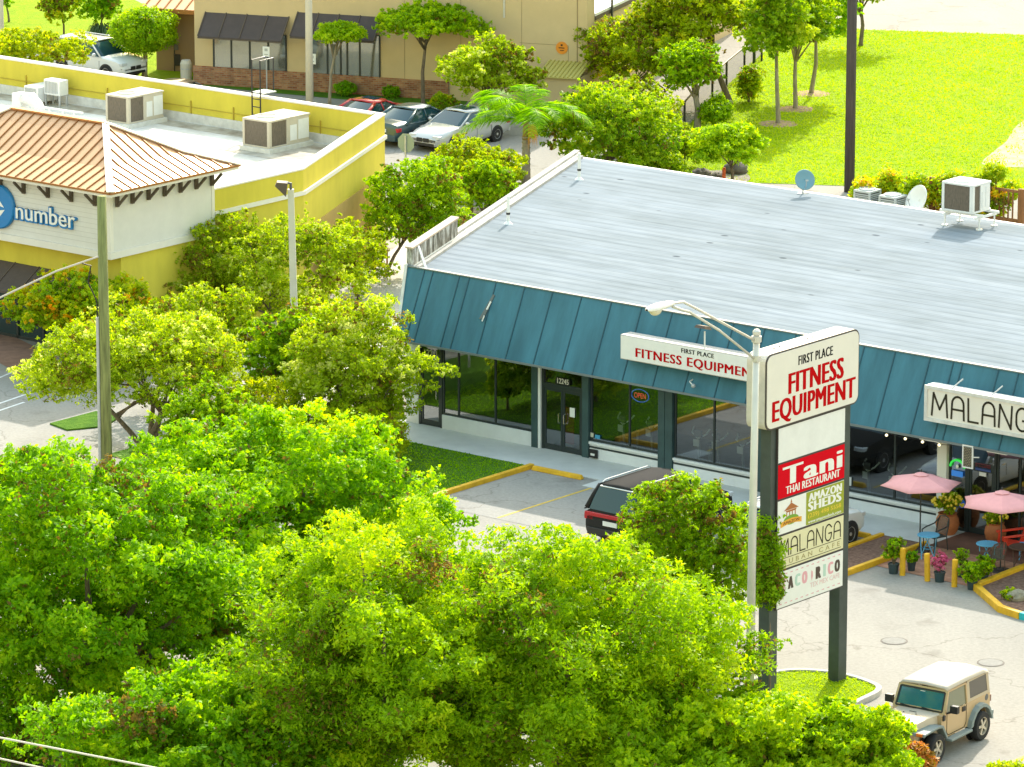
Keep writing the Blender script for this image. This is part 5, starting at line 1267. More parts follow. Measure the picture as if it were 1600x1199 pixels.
MB().box(1.1,1.13,-.2,-.17,1.165,1.19).box(1.1,1.13,.17,.2,1.165,1.19).box(.95,.97,-.1,.1,1.17,1.185).obj('washer_jet', M['black'], jr)
gl_ = MB().box(1.77,1.80,-.5,.5,.55,1.08)
gl_.obj('front_panel', tan, jr)
sl2 = MB()
for k in range(7): sl2.box(1.80,1.806,-.25+k*.075,-.21+k*.075,.66,1.0)
sl2.obj('grille_slot', M['black'], jr)
for y in (.37,-.37): MB().lathe([(.001,1.84),(.09,1.83),(.1,1.8)],18,(0,y,.9),axis='x').obj('headlight', M['lamp_clear'], jr)
MB().box(1.86,2.02,-.82,.82,.48,.62).obj('front_bumper', M['black'], jr, bevel=.02)
for sy in (1,-1):
    y0,y1 = sy*.5, sy*.86
    fp = [(1.86,.84),(1.84,.92),(1.1,.96),(.86,.92),(.62,.55),(.68,.52),(.92,.86),(1.1,.9),(1.78,.87)]
    vv = [(x,y0 if i not in (4,5) else sy*.74,z) for i,(x,z) in enumerate(fp)]+[(x,y1,z) for x,z in fp]; k_ = len(fp)
    MB().add(vv,[tuple(range(k_)),tuple(range(2*k_-1,k_-1,-1))]+[(i,k_+i,k_+(i+1)%k_,(i+1)%k_) for i in range(k_)]).obj('front_fender', greyf, jr, bevel=.012)
    MB().box(1.78,1.875,sy*.70-.09,sy*.70+.09,.85,.93).obj('side_marker', M['amber'], jr, bevel=.01)
    # rear flare
    a0 = [(-1.185+.50*math.cos(R_(a)),.40+.50*math.sin(R_(a))) for a in (12,30,55,75,95,115,135,160,172)]
    a1 = [(-1.185+.60*math.cos(R_(a)),.40+.60*math.sin(R_(a))) for a in (8,28,55,75,95,115,135,160,174)]
    vv=[];ff=[]
    for (i0,i1) in zip(a0,a1): vv += [(i0[0],sy*.74,i0[1]),(i0[0],sy*.87,i0[1]-.01),(i1[0],sy*.86,i1[1]-.03),(i1[0],sy*.735,i1[1])]
    for i in range(len(a0)-1):
        for k in range(4): ff.append((i*4+k,i*4+(k+1)%4,(i+1)*4+(k+1)%4,(i+1)*4+k))
    ff += [(0,1,2,3)[::-1], tuple(4*(len(a0)-1)+k for k in range(4))]
    MB().add(vv,ff).obj('rear_fender', greyf, jr)
    MB().box(-.52,.58,sy*.74 if sy>0 else sy*.95, sy*.95 if sy>0 else sy*.74,.42,.49).obj('running_board', greyf, jr, bevel=.02)
    for x in (1.185,-1.185):
        MB().lathe([(.001,sy*.60),(.47,sy*.60)],20,(x,0,.42),axis='y').obj('wheel_well', M['black'], jr)
        wheel(jr, x, sy*.77, .385, .25, sy, spokes=5, rimm=mat('jeep_alloy',(.58,.52,.42),.35,.4))
    # door gap, handle, hinges
    dg = MB()
    pts_ = [(.5,1.12),(.5,.62),(.42,.54),(-.42,.54),(-.52,.66),(-.52,1.12)]
    for a,b in zip(pts_[:-1],pts_[1:]): dg.bar((a[0],sy*.742,a[1]),(b[0],sy*.742,b[1]),.015,.012,up=(0,1,0))
    dg.obj('door_gap', M['umber_letter'], jr)
    MB().box(-.44,-.3,sy*.755-.015,sy*.755+.015,.98,1.1).obj('door_handle', M['black'], jr)
    MB().box(.62,.74,sy*.76-.02,sy*.76+.02,.98,1.12).tube([(.55,sy*.74,1.14),(.52,sy*.9,1.2)],.03,6).box(.42,.56,sy*.96-.11,sy*.96+.11,1.17,1.37).obj('mirror', M['black'], jr, bevel=.02)
    MB().box(-1.86,-1.77,sy*.66-.08,sy*.66+.08,.88,1.06).obj('tail_lamp', mat('tail_brown',(.2,.1,.07),.3), jr, bevel=.01)
    MB().lathe([(.001,sy*.748),(.075,sy*.748),(.09,sy*.74)],16,(-1.6,0,1.04),axis='y').obj('fuel_cap', M['fan_dark'], jr)
MB().box(-1.98,-1.82,-.76,.76,.5,.62).obj('rear_bumper', greyf, jr, bevel=.02)
# windscreen frame
b0_,b1_ = (.66,1.13),(.40,1.70)
wf_ = MB()
def fr_(y,t): return (b0_[0]+(b1_[0]-b0_[0])*t, y, b0_[1]+(b1_[1]-b0_[1])*t)
wf_.bar(fr_(-.72,0),fr_(-.68,1),.09,.05,up=(1,0,.4)).bar(fr_(.72,0),fr_(.68,1),.09,.05,up=(1,0,.4)).bar(fr_(-.72,.07),fr_(.72,.07),.05,.11,up=(-.4,0,1)).bar(fr_(-.68,.95),fr_(.68,.95),.05,.1,up=(-.4,0,1))
wf_.obj('windscreen_frame', tan, jr)
q_ = [fr_(-.68,.1),fr_(.68,.1),fr_(.65,.92),fr_(-.65,.92)]
ws = MB().add([(x+.012,y,z) for x,y,z in q_],[(0,1,2,3)]).obj('windscreen', M['car_glass_teal'], jr)
fg = MB()
for a,b in zip(q_,q_[1:]+q_[:1]): fg.bar((a[0]+.02,a[1],a[2]),(b[0]+.02,b[1],b[2]),.045,.02,up=(1,0,.4))
fg.obj('rubber_seal', M['black'], ws)
MB().bar((q_[0][0]+.045,-.1,1.19),(q_[0][0]+.02,-.55,1.23),.018,.02).bar((q_[0][0]+.045,.5,1.19),(q_[0][0]+.02,.08,1.23),.018,.02).obj('wiper', M['black'], ws)
MB().box(.42,.46,-.07,.07,1.55,1.61).obj('rear_view_mirror', M['white_clean'], ws)
# hardtop
ht_ = MB()
vv=[];ff=[]
RX = [(.42,.655,1.70,1.755),(.3,.67,1.72,1.79),(-.6,.68,1.74,1.82),(-1.5,.68,1.72,1.80),(-1.76,.66,1.66,1.74)]
for (x,hw_,ze,zc_) in RX: vv += [(x,-hw_-.01,ze-.03),(x,-hw_*.93,ze+.03),(x,0,zc_),(x,hw_*.93,ze+.03),(x,hw_+.01,ze-.03)]
for i in range(len(RX)-1):
    for k in range(4): ff.append((i*5+k,(i+1)*5+k,(i+1)*5+k+1,i*5+k+1))
ro = MB().add(vv,ff).obj('hardtop', jtop, jr, auto=40); so = ro.modifiers.new('s','SOLIDIFY'); so.thickness = .05; so.offset = -1
rbm = MB()
for y in (-.45,-.22,.22,.45): rbm.bar((.2,y,1.808),(-1.5,y,1.818),.05,.012)
rbm.obj('roof_rib', jtop, jr)
sp_ = MB()
for sy in (1,-1):
    def sp(x,t): return (x, sy*(.735-.055*t), 1.14+.56*t)
    def quad(pts): sp_.add([sp(*p) for p in pts],[(0,1,2,3) if sy<0 else (3,2,1,0)])
    quad([(-.62,0),(-.74,0),(-.74,1),(-.62,1)]); quad([(-.741,0),(-1.78,0),(-1.78,.14),(-.741,.14)]); quad([(-.741,.92),(-1.74,.92),(-1.74,1),(-.741,1)]); quad([(-1.66,.141),(-1.78,.141),(-1.74,.919),(-1.63,.919)])
sp_.add([(-1.78,-.735,1.14),(-1.78,.735,1.14),(-1.75,.68,1.7),(-1.75,-.68,1.7)],[(0,3,2,1)])
sp_.obj('side_panel', mat('hardtop_side',(.50,.40,.28),.45), jr)
df_ = MB()
for sy in (1,-1):
    def sp(x,t): return (x, sy*(.742-.055*t), 1.14+.56*t)
    df_.bar(sp(-.55,0),sp(-.55,.95),.06,.03,up=(0,1,0)).bar(sp(-.55,.96),sp(.38,.96),.05,.03,up=(0,1,0)).bar(sp(.58,.0),sp(.36,.96),.05,.03,up=(0,1,0))
df_.obj('door_frame', tan, jr)
for sy in (1,-1):
    def sp(x,t): return (x, sy*(.728-.055*t), 1.14+.56*t)
    o_ = (0,1,2,3) if sy<0 else (3,2,1,0)
    MB().add([sp(.56,.02),sp(-.53,.02),sp(-.53,.95),sp(.38,.95)],[o_]).obj('side_window', mat('door_glass',(.20,.20,.13),.08,spec=.8), jr)
    MB().add([sp(-.73,.12),sp(-1.67,.12),sp(-1.64,.93),sp(-.73,.93)],[o_]).obj('side_window', mat('quarter_glass',(.10,.085,.07),.1,spec=.8), jr)

# ------------------------------------------------------------------ cafe terrace
M['pink'] = mat('parasol_pink',(.78,.36,.37),.85,var=.05,vscale=3)
def parasol(label, x, y, R, zt, zr, turn):
    e = thing('parasol', label, 'parasol', G(x,y), turn, 'pink parasols on the cafe terrace')
    vv = [(0,0,zt)]; ff = []
    n = 6; sub = 4; rings = 4
    idx = {}
    for r in range(1,rings+1):
        f = r/rings
        for k in range(n*sub):
            a = 2*math.pi*k/(n*sub); seg = (k % sub)/sub; pinch = (math.cos(math.pi/6)/math.cos(math.pi/3*seg-math.pi/6)*(1-.05*math.sin(math.pi*seg)))
            rad = R*f*pinch; sag = .015*math.sin(math.pi*seg)*f
            idx[(r,k)] = len(vv); vv.append((rad*math.cos(a),rad*math.sin(a),zt-(zt-zr)*f**1.05-sag))
    m = n*sub
    for k in range(m): ff.append((0,idx[(1,k)],idx[(1,(k+1)%m)]))
    for r in range(1,rings):
        for k in range(m): ff.append((idx[(r,k)],idx[(r+1,k)],idx[(r+1,(k+1)%m)],idx[(r,(k+1)%m)]))
    c = MB().add(vv,ff).obj('canopy', M['pink'], e, auto=8); so = c.modifiers.new('s','SOLIDIFY'); so.thickness = .015
    vt = MB().add([(0,0,zt+.05)]+[(.24*math.cos(2*math.pi*k/6),.24*math.sin(2*math.pi*k/6),zt-.035) for k in range(6)],[(0,1+k,1+(k+1)%6) for k in range(6)]).obj('vent', M['pink'], c)
    so = vt.modifiers.new('s','SOLIDIFY'); so.thickness = .012
    rb_ = MB()
    for k in range(6):
        a = 2*math.pi*k/6; rb_.bar((0,0,zt-.04),(R*.97*math.cos(a),R*.97*math.sin(a),zr-.03),.018)
    rb_.obj('rib', M['black'], e)
    MB().tube([(0,0,.05),(0,0,zt+.12)],.022,10).obj('pole', mat('parasol_pole',(.05,.05,.05),.4), e)
    MB().lathe([(.001,.1),(.05,.12),(.1,.07),(.3,.05),(.32,0)],24).obj('base', mat('parasol_base',(.05,.04,.035),.6), e)
parasol('pink parasol on the left, by the wide shop window', 1437, 861, 1.22, 2.36, 2.04, R_(8))
parasol('pink parasol at right edge beside the red armchair', 1563, 893, 1.25, 2.4, 2.06, R_(24))
M['table_blue'] = mat('table_blue',(.12,.42,.66),.45)
def table(label, x, y, r=.33, h=.72, m=None, grp='small round tables on the cafe terrace'):
    e = thing('bistro_table', label, 'table', G(x,y), R_(20), grp)
    m = m or M['table_blue']
    MB().lathe([(.001,h),(r-.02,h),(r,h-.01),(r,h-.035),(r-.02,h-.03)],32).obj('tabletop', m, e)
    for k in range(4):
        a = math.pi/4+math.pi/2*k; b = a+math.pi
        MB().tube([(r*.75*math.cos(a),r*.75*math.sin(a),h-.03),(r*.85*math.cos(a+1.2),r*.85*math.sin(a+1.2),0)],.016,6).obj('leg', m, e)
    MB().lathe([(r*.5,.3),(r*.5,.32)],20).obj('brace_ring', m, e)
table('round sky blue bistro table under the left pink parasol', 1450, 872)
table('round sky blue bistro table left of the right parasol pole', 1542, 886)
table('dark round mesh bistro table cut by the right edge', 1597, 890, .4, .7, mat('table_brown',(.09,.045,.03),.6))
M['chair_metal'] = mat('chair_dark_metal',(.03,.035,.035),.5)
meshm = bpy.data.materials.new('chair_mesh'); meshm.use_nodes = True
nt = meshm.node_tree; o_ = nt.nodes['Material Output']; p_ = nt.nodes['Principled BSDF']; p_.inputs['Base Color'].default_value = (.10,.12,.12,1)
tbn = _n(nt,'ShaderNodeBsdfTransparent'); mxn = _n(nt,'ShaderNodeMixShader'); mxn.inputs[0].default_value = .6
nt.links.new(tbn.outputs[0],mxn.inputs[1]); nt.links.new(p_.outputs[0],mxn.inputs[2]); nt.links.new(mxn.outputs[0],o_.inputs['Surface'])
def metal_chair(label, x, y, rot, m=None):
    e = thing('metal_armchair', label, 'chair', G(x,y), rot, 'metal armchairs on the cafe terrace')   # seat faces local +x
    m = m or M['chair_metal']
    for sy in (1,-1):
        MB().tube([(.25,sy*.25,0),(.24,sy*.25,.45)],.016,6).obj('leg', m, e)
        MB().tube([(-.28,sy*.25,0),(-.22,sy*.25,.45)],.016,6).obj('leg', m, e)
        MB().tube([(.26,sy*.27,.44),(.28,sy*.28,.62),(.1,sy*.29,.68),(-.2,sy*.28,.74),(-.3,sy*.22,.9)],.02,6).obj('arm', m, e)
    MB().box(-.24,.26,-.25,.25,.43,.46).obj('seat', m, e)
    MB().tube([(-.22,-.24,.45),(-.3,-.25,.8),(-.34,-.2,.96),(-.36,0,1.0),(-.34,.2,.96),(-.3,.25,.8),(-.22,.24,.45)],.02,6).obj('back_frame', m, e)
    MB().add([(-.23,-.22,.48),(-.23,.22,.48),(-.31,.23,.82),(-.335,.18,.94),(-.35,0,.98),(-.335,-.18,.94),(-.31,-.23,.82)],[(0,1,2,3,4,5,6)]).obj('backrest', meshm, e)
metal_chair('black metal armchair with mesh back behind the left blue table', 1461, 860, R_(215))
metal_chair('brown metal armchair beside the right parasol base, partly behind plants', 1551, 896, R_(120), mat('chair_brown_metal',(.10,.06,.045),.5))
red = mat('chair_red',(.72,.045,.015),.45)
e = thing('adirondack_chair','bright red plastic garden armchair at the right edge of terrace','chair',G(1588,862),R_(190))
for sy in (1,-1):
    MB().add([(.42,sy*.3,0),(.5,sy*.3,0),(.46,sy*.3,.5),(.38,sy*.3,.5),(.42,sy*.36,0),(.5,sy*.36,0),(.46,sy*.36,.5),(.38,sy*.36,.5)],[(0,1,2,3)[::-1],(4,5,6,7),(0,1,5,4),(1,2,6,5),(2,3,7,6),(3,0,4,7)]).obj('leg', red, e)
    MB().bar((-.45,sy*.27,.03),(.38,sy*.27,.34),.05,.1).obj('rear_leg', red, e)
    MB().bar((-.32,sy*.36,.6),(.52,sy*.36,.54),.15,.04).bar((-.32,sy*.34,.3),(-.32,sy*.34,.58),.06,.06).obj('arm', red, e, bevel=.01)
MB().add([(.42,-.27,.38),(.42,.27,.38),(-.2,.27,.24),(-.2,-.27,.24),(.42,-.27,.34),(.42,.27,.34),(-.2,.27,.2),(-.2,-.27,.2)],[(0,1,2,3),(7,6,5,4),(0,4,5,1),(1,5,6,2),(2,6,7,3),(3,7,4,0)]).obj('seat', red, e)
bkk = MB()
for i,y in enumerate((-.22,-.11,0,.11,.22)):
    top = 1.12-.5*(y/.3)**2*.35
    bkk.bar((-.16,y*.85,.22),(-.46,y,top),.1,.03,up=(1,0,0))
bkk.obj('backrest', red, e)
bl_ = mat('chair_light_blue',(.10,.34,.62),.5)
e = thing('plastic_chair','light blue chair draped with a purple cloth, cut by the right edge','chair',G(1604,874),R_(170))
MB().box(-.22,.22,-.22,.22,.42,.46).obj('seat', bl_, e)
for a,b in ((.2,.2),(.2,-.2),(-.2,.2),(-.2,-.2)): MB().tube([(a,b,0),(a*.95,b*.95,.42)],.02,6).obj('leg', bl_, e)
MB().box(-.24,-.2,-.22,.22,.46,.86).obj('backrest', bl_, e)
MB().box(-.19,-.1,-.18,.1,.47,.7).obj('cloth', mat('purple_cloth',(.12,.05,.3),.9), e, bevel=.03)
def bollard(label, x, y, h=.78, tilt=0):
    e = thing('bollard', label, 'bollard', G(x,y), ROT, 'yellow bollards before the cafe terrace')
    e.rotation_euler = (0,R_(tilt),ROT)
    MB().tube([(0,0,0),(0,0,h)],.085,14).sphere((0,0,h),.085,.085,.03,n=14,m=6).obj('post', M['kerb_yellow'], e, smooth=False)
bollard('yellow bollard left of three, beside the mulch bed kerb', 1410, 899, .80)
bollard('yellow bollard in the middle of three, left of the pink flowers', 1449, 908, .80, -2)
bollard('yellow bollard right of three, beside the bushy green pots', 1491, 917, .80, 1)
# ------------------------------------------------------------------ vegetation
rng = np.random.default_rng(11)
def leaf_object(name, P, N, size, m, parent, tint, aspect=.5, loc=None, fold=.25, sizevar=.35):
    n = len(P)
    N = N/np.linalg.norm(N,axis=1,keepdims=True)
    r = rng.normal(size=(n,3)); U = r-(r*N).sum(1,keepdims=True)*N; U /= np.linalg.norm(U,axis=1,keepdims=True)
    V = np.cross(N,U)
    L = size*(1+sizevar*rng.uniform(-1,1,size=(n,1))); Wd = L*aspect
    a = P-U*L*.5; c = P+U*L*.5
    b = P+V*Wd*.5-N*L*fold*.3-U*L*.05; d = P-V*Wd*.5-N*L*fold*.3-U*L*.05
    co = np.stack([a,b,c,d],1).reshape(-1,3).astype(np.float32)
    me = bpy.data.meshes.new(name)
    me.vertices.add(n*4); me.vertices.foreach_set('co', co.ravel())
    me.loops.add(n*4); me.loops.foreach_set('vertex_index', np.arange(n*4,dtype=np.int32))
    me.polygons.add(n); me.polygons.foreach_set('loop_start', np.arange(0,n*4,4,dtype=np.int32))
    at = me.attributes.new('tint','FLOAT','FACE'); at.data.foreach_set('value', np.clip(tint,0,1).astype(np.float32))
    me.update(); me.validate()
    me.materials.append(m)
    o = bpy.data.objects.new(name, me); C.objects.link(o)
    if parent is not None: o.parent = parent
    if loc is not None: o.location = loc
    return o
def unit(n):
    d = rng.normal(size=(n,3)); return d/np.linalg.norm(d,axis=1,keepdims=True)
def scatter(lumps, n, up=.35, jit=.65, fill=.45, under=.55, per=9, spread=.30):
    """leaves in small sprays on and in a set of ellipsoid clumps (cx,cy,cz,rx,ry,rz,tint)"""
    L = np.array(lumps); area = (L[:,3]*L[:,4]+L[:,3]*L[:,5]+L[:,4]*L[:,5])
    m = int(n*1.3/per)+1
    k = rng.choice(len(L), size=m, p=area/area.sum())
    d = unit(m)
    keep = (d[:,2] > -.25) | (rng.random(m) > under)
    k = k[keep]; d = d[keep]; m = len(k)
    f = 1-fill*rng.random(m)**2.2 + .09*rng.normal(size=m)
    Q = L[k,:3]+d*L[k,3:6]*f[:,None]
    t = L[k,6]+.15*rng.normal(size=m)
    i = np.repeat(np.arange(m), per)[:n]
    rr = L[k[i],3:6]*spread
    P = Q[i]+np.clip(rng.normal(size=(len(i),3)),-1.8,1.8)*rr*.55
    N = d[i]*.6+np.array([0,0,up])+rng.normal(size=(len(i),3))*jit
    return P,N,t[i]+.12*rng.normal(size=len(i))
def puffs(lumps, k):
    """each clump becomes a bunch of smaller tufts sitting on its upper surface"""
    out = []
    for (x,y,z,rx,ry,rz,t) in lumps:
        out.append((x,y,z-rz*.15,rx*.62,ry*.62,rz*.62,t-.18))  # clump core tinted darker, shade between tufts put into the leaf colour
        for d in unit(int(k*1.5)):
            if d[2] < -.35 or len(out) > 20000: continue
            f = rng.uniform(.72,1.02); s = rng.uniform(.26,.46)
            out.append((x+d[0]*rx*f,y+d[1]*ry*f,z+d[2]*rz*f,rx*s,ry*s,rx*s*.8,t+.13*rng.normal()))
    return out
def crown_lumps(c, r, n, size, zmin=-.35, tint=.5, tv=.16, inner=.25, squash=.8, r0=.62, r1=.9):
    out = []
    tries = 0; pts = []
    while len(out) < n and tries < n*40:
        tries += 1
        d = unit(1)[0]
        if d[2] < zmin: continue
        q = np.array(c)+d*np.array(r)*(rng.uniform(r0,r1)*(1.12 if rng.random() > .8 else 1) if rng.random() > inner else rng.uniform(.15,r0))
        s = size*rng.uniform(.7,1.3)
        if any(np.linalg.norm((q-p)) < 1.05*min(s,s2) for p,s2 in pts) and tries < n*25: continue
        pts.append((q,s)); out.append((q[0],q[1],q[2],s,s,s*squash,np.clip(tint+tv*rng.normal(),0,1)))
    return out
LEAF = {
 'lime': leaf_mat('leaf_lime',(.115,.23,.003),(.23,.385,.004),(.34,.49,.005),.5,hot=(.43,.53,.008)),
 'green': leaf_mat('leaf_green',(.085,.225,.003),(.185,.375,.004),(.31,.49,.006),.5,hot=(.43,.55,.010)),
 'yellow': leaf_mat('leaf_yellow',(.17,.26,.004),(.33,.42,.006),(.46,.52,.010),.5,hot=(.56,.52,.015)),
 'olive': leaf_mat('leaf_olive',(.15,.235,.004),(.31,.41,.008),(.45,.54,.035),.52,hot=(.60,.62,.22)),
 'dark': leaf_mat('leaf_dark',(.075,.18,.004),(.19,.32,.006),(.33,.46,.012),.5,hot=(.44,.50,.04)),
 'amber': leaf_mat('leaf_amber',(.13,.28,.004),(.31,.42,.005),(.50,.53,.008),.5,hot=(.68,.36,.010)),
 'rust': leaf_mat('leaf_rust',(.2,.16,.02),(.42,.20,.03),(.60,.24,.06),.3,hot=(.68,.34,.14)),
 'pinkfl': leaf_mat('leaf_bougainvillea',(.12,.2,.02),(.5,.08,.2),(.7,.18,.32),.3,hot=(.75,.3,.4)),
}
def plant(kind, label, cat, base, box, leaf, nl, size, lump, nlump, depth=None, trunk=.12, bark='bark', trunks=1, group=None, zmin=-.3, tint=.5, tv=.16, fill=.45, up=.35, jit=.65, aspect=.5, limbs=7, inner=.25, flat=1.0, squash=.8, extra=None, name_crown='crown', sub=11):
    """base: pixel of the foot on the ground; box: pixel box of the crown in the vertical plane through the foot"""
    b = G(*base) if len(base) == 2 else Vector(base)
    x0,y0,x1,y1 = box
    pa = XP(x0,y0,b.y); pb = XP(x1,y1,b.y)
    rx = (pb.x-pa.x)/2; ry = depth if depth else rx*.9
    zt, zb = pa.z, pb.z
    rz = max(.25,(zt-zb)/2 - .10*ry)
    c = Vector(((pa.x+pb.x)/2-b.x, 0, (zt+zb)/2))
    e = thing(kind, label, cat, b, 0, group)
    lumps = crown_lumps(c, (max(.1,rx-lump*.55),max(.1,ry-lump*.55),max(.1,rz-lump*.45)), nlump, lump, zmin, tint, tv, inner, squash)
    if extra: lumps += extra
    src = puffs(lumps, sub) if lump >= .45 else lumps
    P,N,t = scatter(src, nl, up, jit, .55 if lump >= .45 else fill)
    ok = P[:,2] > .03
    leaf_object(name_crown, P[ok], N[ok], size, LEAF[leaf], e, t[ok], aspect)
    if trunk:
        mb = MB(); rr = random.Random(len(label)*7+int(base[0]))
        zc = max(.35, c.z-rz*.45)
        for k in range(trunks):
            o = Vector((rr.uniform(-.25,.25)*(trunks > 1), rr.uniform(-.25,.25)*(trunks > 1), 0))
            top = Vector((c.x*.7+(rr.uniform(-.4,.4)*rx if trunks > 1 else 0), (rr.uniform(-.4,.4)*ry if trunks > 1 else 0), zc))
            mid = o.lerp(top,.5)+Vector((rr.uniform(-.1,.1),rr.uniform(-.1,.1),0))*(1+zc*.15)
            rt = trunk/(trunks**.5)
            mb.tube([o-Vector((0,0,.05)),o+Vector((0,0,.15)),mid,top],[rt*1.35,rt*1.05,rt*.85,rt*.6],8)
            for _ in range(max(1,limbs//trunks)):
                l = lumps[rr.randrange(len(lumps))]; q = Vector(l[:3]); st = mid.lerp(top,rr.uniform(.3,1))
                m2 = st.lerp(q,.55)+Vector((0,0,.12*(q-st).length))
                mb.tube([st,m2,q],[rt*.5,rt*.3,rt*.1],6)
        mb.obj('trunk', M[bark], e, smooth=True)
    return e
# --- foreground canopy
plant('broadleaf_tree','big deep green tree filling the lower left corner of the scene','tree',(150,1165),(-185,655,470,1300),'green',165000,.15,1.05,84,depth=5.0,trunk=.3,zmin=-.95,tint=.5,tv=.15,limbs=22,fill=.55)
plant('broadleaf_tree','wide green tree below the thin grey post, left of the grass patch','tree',(500,1060),(170,596,722,1080),'green',140000,.145,1.0,64,depth=4.6,trunk=.28,zmin=-.9,tint=.6,tv=.15,limbs=20,fill=.5,
      extra=[(-5.0,0,5.2,1.1,1.1,.85,.6),(-4.2,-.3,5.9,1.0,1.0,.8,.65),(-5.9,-.4,4.6,1.1,1.1,.9,.6),(-4.4,.6,4.6,1.2,1.2,.9,.6),(-5.2,-.8,3.8,1.2,1.2,1,.55),(-6.5,0,5.0,.9,.9,.7,.6),(-3.4,0,6.4,.9,.9,.7,.65),(3.3,0,4.4,.9,.9,.7,.6),(3.6,-.3,3.4,.9,.9,.8,.6)])
plant('broadleaf_tree','large yellow-green feathery tree at bottom centre left, in front of the deep green trees','tree',(600,1300),(335,765,870,1345),'lime',160000,.13,1.05,70,depth=4.4,trunk=.26,zmin=-.8,tint=.55,tv=.16,aspect=.42,limbs=16)
plant('broadleaf_tree','large yellow-green feathery tree at bottom centre right, left of the pylon sign','tree',(900,1300),(575,768,1205,1345),'lime',165000,.13,1.05,72,depth=4.4,trunk=.26,zmin=-.8,tint=.58,tv=.16,aspect=.42,limbs=16)
plant('broadleaf_tree','low bright green tree along the bottom edge left of the tan off-roader','tree',(1170,1345),(880,1045,1320,1345),'lime',66000,.145,.78,46,depth=2.8,trunk=.18,zmin=-.5,tint=.72,tv=.14,limbs=8)
plant('broadleaf_tree','small leafy crown overlapping the front of the tan off-roader','tree',(1350,1330),(1210,1072,1440,1330),'lime',42000,.145,.6,36,depth=2.0,trunk=.15,zmin=-.5,tint=.7,tv=.14,limbs=6)
plant('shrub','small bottom fringe of dark green foliage under the left overhead cables','shrub',(330,1330),(20,1020,620,1345),'green',60000,.15,.85,44,depth=2.8,trunk=.15,zmin=-.5,tint=.45,tv=.15,limbs=8)
plant('shrub','rusty orange shrub touching the front wheel of the tan off-roader','shrub',(1426,1218),(1390,1160,1462,1222),'rust',4200,.14,.3,16,depth=.6,trunk=.04,tint=.5)
plant('shrub','small yellow-green shrub at the bottom edge right of the yellow line','shrub',(1568,1232),(1538,1190,1602,1235),'yellow',3000,.13,.3,12,depth=.5,trunk=.04,tint=.5)
plant('young_tree','young light green tree with pointed top between the dark SUV and the street lamp','tree',(1092,1030),(938,715,1216,1010),'lime',46000,.115,.55,70,depth=1.9,trunk=.1,zmin=-.9,tint=.42,tv=.14,limbs=10,
      extra=[(.25,0,4.55,.25,.25,.5,.4),(.45,0,4.7,.16,.16,.4,.4),(-.5,0,4.2,.2,.2,.4,.4)])
plant('shrub','dark green foliage against the left post of the pylon sign','shrub',(1200,1113),(1172,790,1224,975),'lime',10000,.11,.3,34,depth=.5,trunk=.05,zmin=-.95,tint=.3)
# --- by the shop and the side lot
plant('broadleaf_tree','pale silvery olive tree against the left end of the teal fascia','tree',(570,712),(432,438,668,705),'olive',50000,.115,.6,70,depth=2.2,trunk=.12,zmin=-.8,tint=.55,tv=.2,jit=.9,limbs=14,trunks=2,
      extra=[(1.95,-.3,3.0,.6,.3,.22,.6),(2.5,-.5,2.75,.55,.3,.2,.6),(1.7,-.3,2.4,.6,.5,.4,.5),(2.1,-.5,2.2,.35,.3,.3,.5)])
plant('shrub','glossy bright green shrub left of the pale olive tree','shrub',(440,665),(366,470,522,660),'lime',17000,.14,.5,46,depth=1.4,trunk=.1,zmin=-.7,tint=.5,tv=.14)
plant('shrub','feathery yellow-green shrub just behind the foreground canopy','shrub',(410,720),(325,580,500,720),'yellow',13000,.14,.45,28,depth=1.2,trunk=.06,zmin=-.6,tint=.45,aspect=.3)
plant('shrub','yellowish scraggly shrub at the foot of the pale olive tree','shrub',(565,738),(470,615,650,745),'yellow',11000,.13,.4,26,depth=1.1,trunk=.06,zmin=-.6,tint=.35,jit=.9)
plant('shrub','low dark shrub touching the left end of the shop pavement','shrub',(600,700),(560,610,632,700),'dark',5000,.13,.35,18,depth=.8,trunk=.05,zmin=-.7,tint=.6)
plant('broadleaf_tree','spreading olive green tree behind the wooden pole with bare forked trunk','tree',(222,720),(15,455,415,690),'olive',56000,.115,.68,92,depth=2.9,trunk=.2,zmin=-.55,tint=.5,tv=.18,limbs=18,trunks=4,jit=.8)
plant('broadleaf_tree','tall scruffy olive shrub mass under the yellow wall, behind the light pole','tree',(400,530),(150,305,612,550),'olive',60000,.115,.66,92,depth=2.0,trunk=.14,zmin=-.8,tint=.48,tv=.18,limbs=14,trunks=3,jit=.85,
      extra=[(-2.0+rng.uniform(0,7),rng.uniform(-.8,.8),3.4+rng.uniform(0,1.0),.13,.13,.55,.6) for _ in range(14)])
plant('flowering_tree','yellow and orange tipped spreading tree left of the wooden pole','tree',(112,585),(0,412,255,565),'amber',28000,.15,.55,56,depth=2.0,trunk=.12,zmin=-.4,tint=.52,tv=.2,squash=.6)
plant('shrub','yellow-green wispy shrub between the ochre wall and the light pole','shrub',(530,410),(450,270,625,445),'yellow',20000,.13,.5,40,depth=1.3,trunk=.06,zmin=-.8,tint=.45,aspect=.3,trunks=2,jit=.9)
plant('broadleaf_tree','round dense green tree beside the stained roof parapet','tree',(604,432),(552,228,752,425),'lime',32000,.125,.58,66,depth=2.0,trunk=.07,zmin=-.75,tint=.48,tv=.18)
plant('broadleaf_tree','sunlit yellow-green tree left of the palm, below the silver car','tree',(735,335),(640,208,830,345),'yellow',32000,.12,.52,70,depth=1.9,trunk=.1,zmin=-.6,tint=.42,tv=.16,jit=.8)
plant('shrub','loose green shrub along the left edge of the blue roof','shrub',(760,360),(690,245,815,360),'lime',12000,.14,.45,28,depth=1.2,trunk=.07,zmin=-.6,tint=.45,jit=.8)
